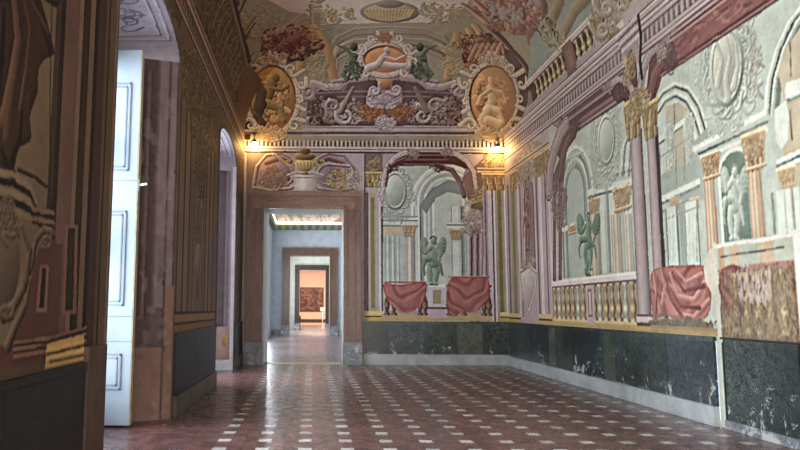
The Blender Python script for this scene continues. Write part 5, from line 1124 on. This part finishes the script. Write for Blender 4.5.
# rooms of the enfilade
mat_plain('room_fresco', (150, 130, 112), .7, var=.5, scale=.9)
t = NT('vault_paint'); nn = t.noise(.8, 6, .7, dist=1.5); M['vault_paint'] = t.out(t.ramp(nn, [(.35, L(70, 66, 70)), (.45, L(150, 100, 84)), (.52, L(206, 198, 192)), (.62, L(120, 130, 104)), (.75, L(216, 210, 206))]), .7)
t = NT('dentil_paint'); sp = t.add('ShaderNodeSeparateXYZ', i_0=t.pos()); fr = t.math('FRACT', t.math('MULTIPLY', t.math('ADD', sp.outputs[0], sp.outputs[1]), 2.2)); M['dentil_paint'] = t.out(t.mix(t.math('GREATER_THAN', fr, .5), L(120, 128, 100), L(84, 92, 78)), .6)
def room(tagn, y0, y1, x0, x1, h, m, door_in, door_out, cove=True):
    # end wall with doorway
    q = []
    if door_out:
        a, b, tp = door_out; q = [[(x0, y1, 0), (a, y1, 0), (a, y1, h), (x0, y1, h)], [(b, y1, 0), (x1, y1, 0), (x1, y1, h), (b, y1, h)], [(a, y1, tp), (b, y1, tp), (b, y1, h), (a, y1, h)]]
    else: q = [[(x0, y1, 0), (x1, y1, 0), (x1, y1, h), (x0, y1, h)]]
    a, b, tp = door_in; q2 = [[(x0, y0, 0), (a, y0, 0), (a, y0, h), (x0, y0, h)], [(b, y0, 0), (x1, y0, 0), (x1, y0, h), (b, y0, h)], [(a, y0, tp), (b, y0, tp), (b, y0, h), (a, y0, h)]]
    sheet(f'wall_{tagn}_end', q, m); sheet(f'wall_{tagn}_near', q2, m)
    sheet(f'wall_{tagn}_left', [[(x0, y0, 0), (x0, y1, 0), (x0, y1, h), (x0, y0, h)]], m); sheet(f'wall_{tagn}_right', [[(x1, y0, 0), (x1, y1, 0), (x1, y1, h), (x1, y0, h)]], m)
    s_ = 1.3 if cove else 0; zt = h + (1.1 if cove else 0)
    cq = [[(x0 + s_, y0 + s_, zt), (x1 - s_, y0 + s_, zt), (x1 - s_, y1 - s_, zt), (x0 + s_, y1 - s_, zt)]]
    if cove:
        cs = [(x0, y0), (x1, y0), (x1, y1), (x0, y1)]; ci = [(x0 + s_, y0 + s_), (x1 - s_, y0 + s_), (x1 - s_, y1 - s_), (x0 + s_, y1 - s_)]
        for k in range(4): a, b = cs[k], cs[(k + 1) % 4]; c_, d = ci[(k + 1) % 4], ci[k]; cq.append([(*a, h), (*b, h), (*c_, zt), (*d, zt)])
    sheet('ceiling', cq, M['vault_paint'] if cove else M['plaster_pale'])
room('blue_room', 21.6, 42.2, -2.46, 4.6, 6.75, M['plaster_blue'], (DOOR1[0], DOOR1[1], DOOR1[2]), (-1.37, 1.01, 4.72))
room('pale_room', 43.0, 53.5, -2.46, 4.6, 6.4, M['plaster_pale'], (-1.37, 1.01, 4.72), (-1.0, .99, 4.49), False)
room('far_room', 54.2, 66.0, -4.4, 4.4, 6.4, M['plaster_peach'], (-1.0, .99, 4.49), None, False)
bm = bmesh.new()
bx(bm, -2.45, 4.59, 41.9, 42.19, 6.28, 6.62); bx(bm, -2.45, -2.2, 21.7, 41.9, 6.28, 6.62); bx(bm, 4.3, 4.59, 21.7, 41.9, 6.28, 6.62)
o = obj('trim_6', bm, M['dentil_paint']); o['kind'] = 'structure'
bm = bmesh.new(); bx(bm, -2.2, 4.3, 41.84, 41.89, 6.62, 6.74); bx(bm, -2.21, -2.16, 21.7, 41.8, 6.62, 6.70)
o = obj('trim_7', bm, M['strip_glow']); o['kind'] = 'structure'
trimbox('baseboard_blue_room', (-2.45, -1.9, 42.1, 42.19, 0, .3), M['grey_marble']); trimbox('baseboard_blue_room', (1.55, 4.55, 42.1, 42.19, 0, .3), M['grey_marble'])
trimbox('baseboard_far_room', (-4.3, 4.3, 65.9, 65.98, .30, .56), M['dark_wood'])
for k, y in enumerate((26, 31.5, 37)):
    s_ = struct(f'window_{5 + k}', (-2.45, y, 0)); bm = bmesh.new()
    for a, b, z0, z1 in ((-.95, -.8, .0, 5.2), (.8, .95, 0, 5.2), (-.95, .95, 5.05, 5.2)): bx(bm, .0, .09, a, b, z0, z1)
    obj('window_frame', bm, M['white_paint'], s_)
box('trim_8', (-4.3, 4.3, 65.8, 65.98, 5.0, 5.2), M['plaster_pale'])['kind'] = 'structure'

# ================================================================= things
def zat(y, Y): dx, dy, dz = sight(PX, y); return EYE + Y * dz / dy
def shutter():
    t_ = thing('window_shutter', 'tall white panelled window shutter folded open in the near window bay', 'shutter', (-2.44, 9.57, 0))
    W_ = 1.06; H_ = 5.22; bm = bmesh.new(); bx(bm, -W_, 0, 0, .055, .03, H_, .004); lf = obj('front_leaf', bm, M['shutter_paint'], t_)
    def panel(z0, z1, x0=-.93, x1=-.13):
        bm = bmesh.new()
        for k, d in ((0, .014), (.05, .008)):
            for a, b, c_, e in ((x0 + k, x0 + k + .02, z0 + k, z1 - k), (x1 - k - .02, x1 - k, z0 + k, z1 - k), (x0 + k, x1 - k, z0 + k, z0 + k + .02), (x0 + k, x1 - k, z1 - k - .02, z1 - k)): bx(bm, a, b, -d, 0, c_, e)
        obj('panel_moulding', bm, M['moulding_paint'], lf)
    for y0, y1 in ((84, 172), (212, 307), (355, 391)): panel(zat(y1, 9.57), zat(y0, 9.57))
    for y in (182, 318, 343):
        bm = bmesh.new(); bx(bm, -W_ + .01, -.01, -.005, 0, zat(y, 9.57), zat(y, 9.57) + .012); obj('rail_moulding', bm, M['moulding_paint'], lf)
    for k in range(4):
        box('folded_leaf', (-W_ + .03, -.004 - .01 * k, .062 + k * .062, .116 + k * .062, .03, H_ - .02), M['worn_edge'], t_, .004)
    box('edge_strip', (.0005, .012, 0.0, .115, .03, H_), M['worn_edge'], t_, .003)
    z = zat(186, 9.6); h = struct('x') if False else None
    bm = bmesh.new(); tube(bm, [(.012, .03, z), (.06, .03, z), (.065, -.0, z + .0), (.14, -.02, z + .005)], .016); bx(bm, .012, .022, .005, .055, z - .09, z + .09, .003); obj('handle', bm, M['white_metal'], t_)
    for zz in (.6, 2.6, 4.6):
        bm = bmesh.new(); lathe(bm, [(.012, zz), (.014, zz + .01), (.014, zz + .12), (.012, zz + .13)], (-.002, .125, 0), 10); obj('hinge', bm, M['black_metal'], t_)
shutter()
t_ = thing('window_shutter', 'narrow pale window shutter edge in the far window bay beside the doorway', 'shutter', (-2.52, 17.3, 0))
box('front_leaf', (-.48, 0, 0, .06, .03, 5.2), M['plaster_lilac'], t_, .004); box('edge_strip', (.0, .012, 0, .06, .3, 2.6), M['white_paint'], t_, .002)
z = zat(240, 16.7); bm = bmesh.new(); tube(bm, [(.012, .03, z), (.06, .03, z), (.16, .02, z + .01)], .022); obj('handle', bm, M['white_metal'], t_)

def spotlight(loc, wall_dir, label, power):
    t_ = thing('wall_spotlight', label, 'lamp', loc)
    bm = bmesh.new(); lathe(bm, [(.06, .30), (.06, .33)], (0, .0, 0), 16); tube(bm, [(0, 0, .30), (0, -.0, .24), (0, -.0, .14)], .014); obj('bracket', bm, M['black_metal'], t_, True)
    ux, uy = wall_dir; bm = bmesh.new(); tube(bm, [(0, 0, .31), (ux * .1, uy * .1, .34), (ux * .25, uy * .25, .34)], .016); obj('arm', bm, M['black_metal'], t_)
    bm = bmesh.new(); lathe(bm, [(.03, .17), (.05, .16), (.075, .10), (.08, .06)], (0, 0, 0), 20); obj('lamp_shade', bm, M['black_metal'], t_, True)
    bm = bmesh.new(); bmesh.ops.create_uvsphere(bm, u_segments=18, v_segments=12, radius=.085); obj('bulb', bm, M['lamp_glow'], t_, True)
spotlight((-1.74, 20.15, zat(145, 20.15)), (-.05, 1), 'glowing lamp over the left corner of the doorway', 120)
spotlight((5.42, 20.15, zat(148, 20.15)), (-.05, 1), 'glowing lamp in the right corner under the cornice', 120)

t_ = thing('framed_painting', 'dark brown painting hung on the peach wall of the farthest room', 'painting', (-.07, 65.9, 1.28))
bm = bmesh.new()
for a, b, z0, z1 in ((-1.1, -1.02, 0, 2.24), (1.02, 1.1, 0, 2.24), (-1.1, 1.1, 0, .08), (-1.1, 1.1, 2.16, 2.24)): bx(bm, a, b, 0, .07, z0, z1)
obj('frame', bm, M['dark_wood'], t_)
t2 = NT('old_canvas'); nn = t2.noise(1.1, 6, .7, dist=2.5); M['old_canvas'] = t2.out(t2.ramp(nn, [(.35, L(52, 30, 26)), (.5, L(84, 50, 42)), (.58, L(150, 110, 92)), (.64, L(76, 46, 42)), (.8, L(110, 76, 64))]), .5)
box('canvas', (-1.02, 1.02, .03, .05, .08, 2.16), M['old_canvas'], t_)
t_ = thing('sign_stand', 'white information board on a thin post in the farthest room', 'sign', (.86, 60, 0))
bm = bmesh.new(); lathe(bm, [(.16, 0), (.16, .015), (.03, .03), (.018, .05), (.018, 1.35)], n=16); obj('post', bm, M['white_metal'], t_, True)
bm = bmesh.new(); vs_ = bx(bm, -.2, .2, -.02, .0, 1.33, 1.66); obj('board', bm, M['white_paint'], t_)
t_ = thing('barrier_post', 'dark post stand left of the farthest doorway', 'post', (-.93, 52.6, 0))
bm = bmesh.new(); lathe(bm, [(.15, 0), (.15, .02), (.05, .05), (.03, .08), (.03, .95), (.055, .97), (.055, 1.03), (.02, 1.06)], n=18); obj('post', bm, M['black_metal'], t_, True)
bm = bmesh.new(); lathe(bm, [(.06, .70), (.075, .72), (.075, .9), (.06, .92)], n=18); obj('belt_head', bm, M['black_metal'], t_, True)
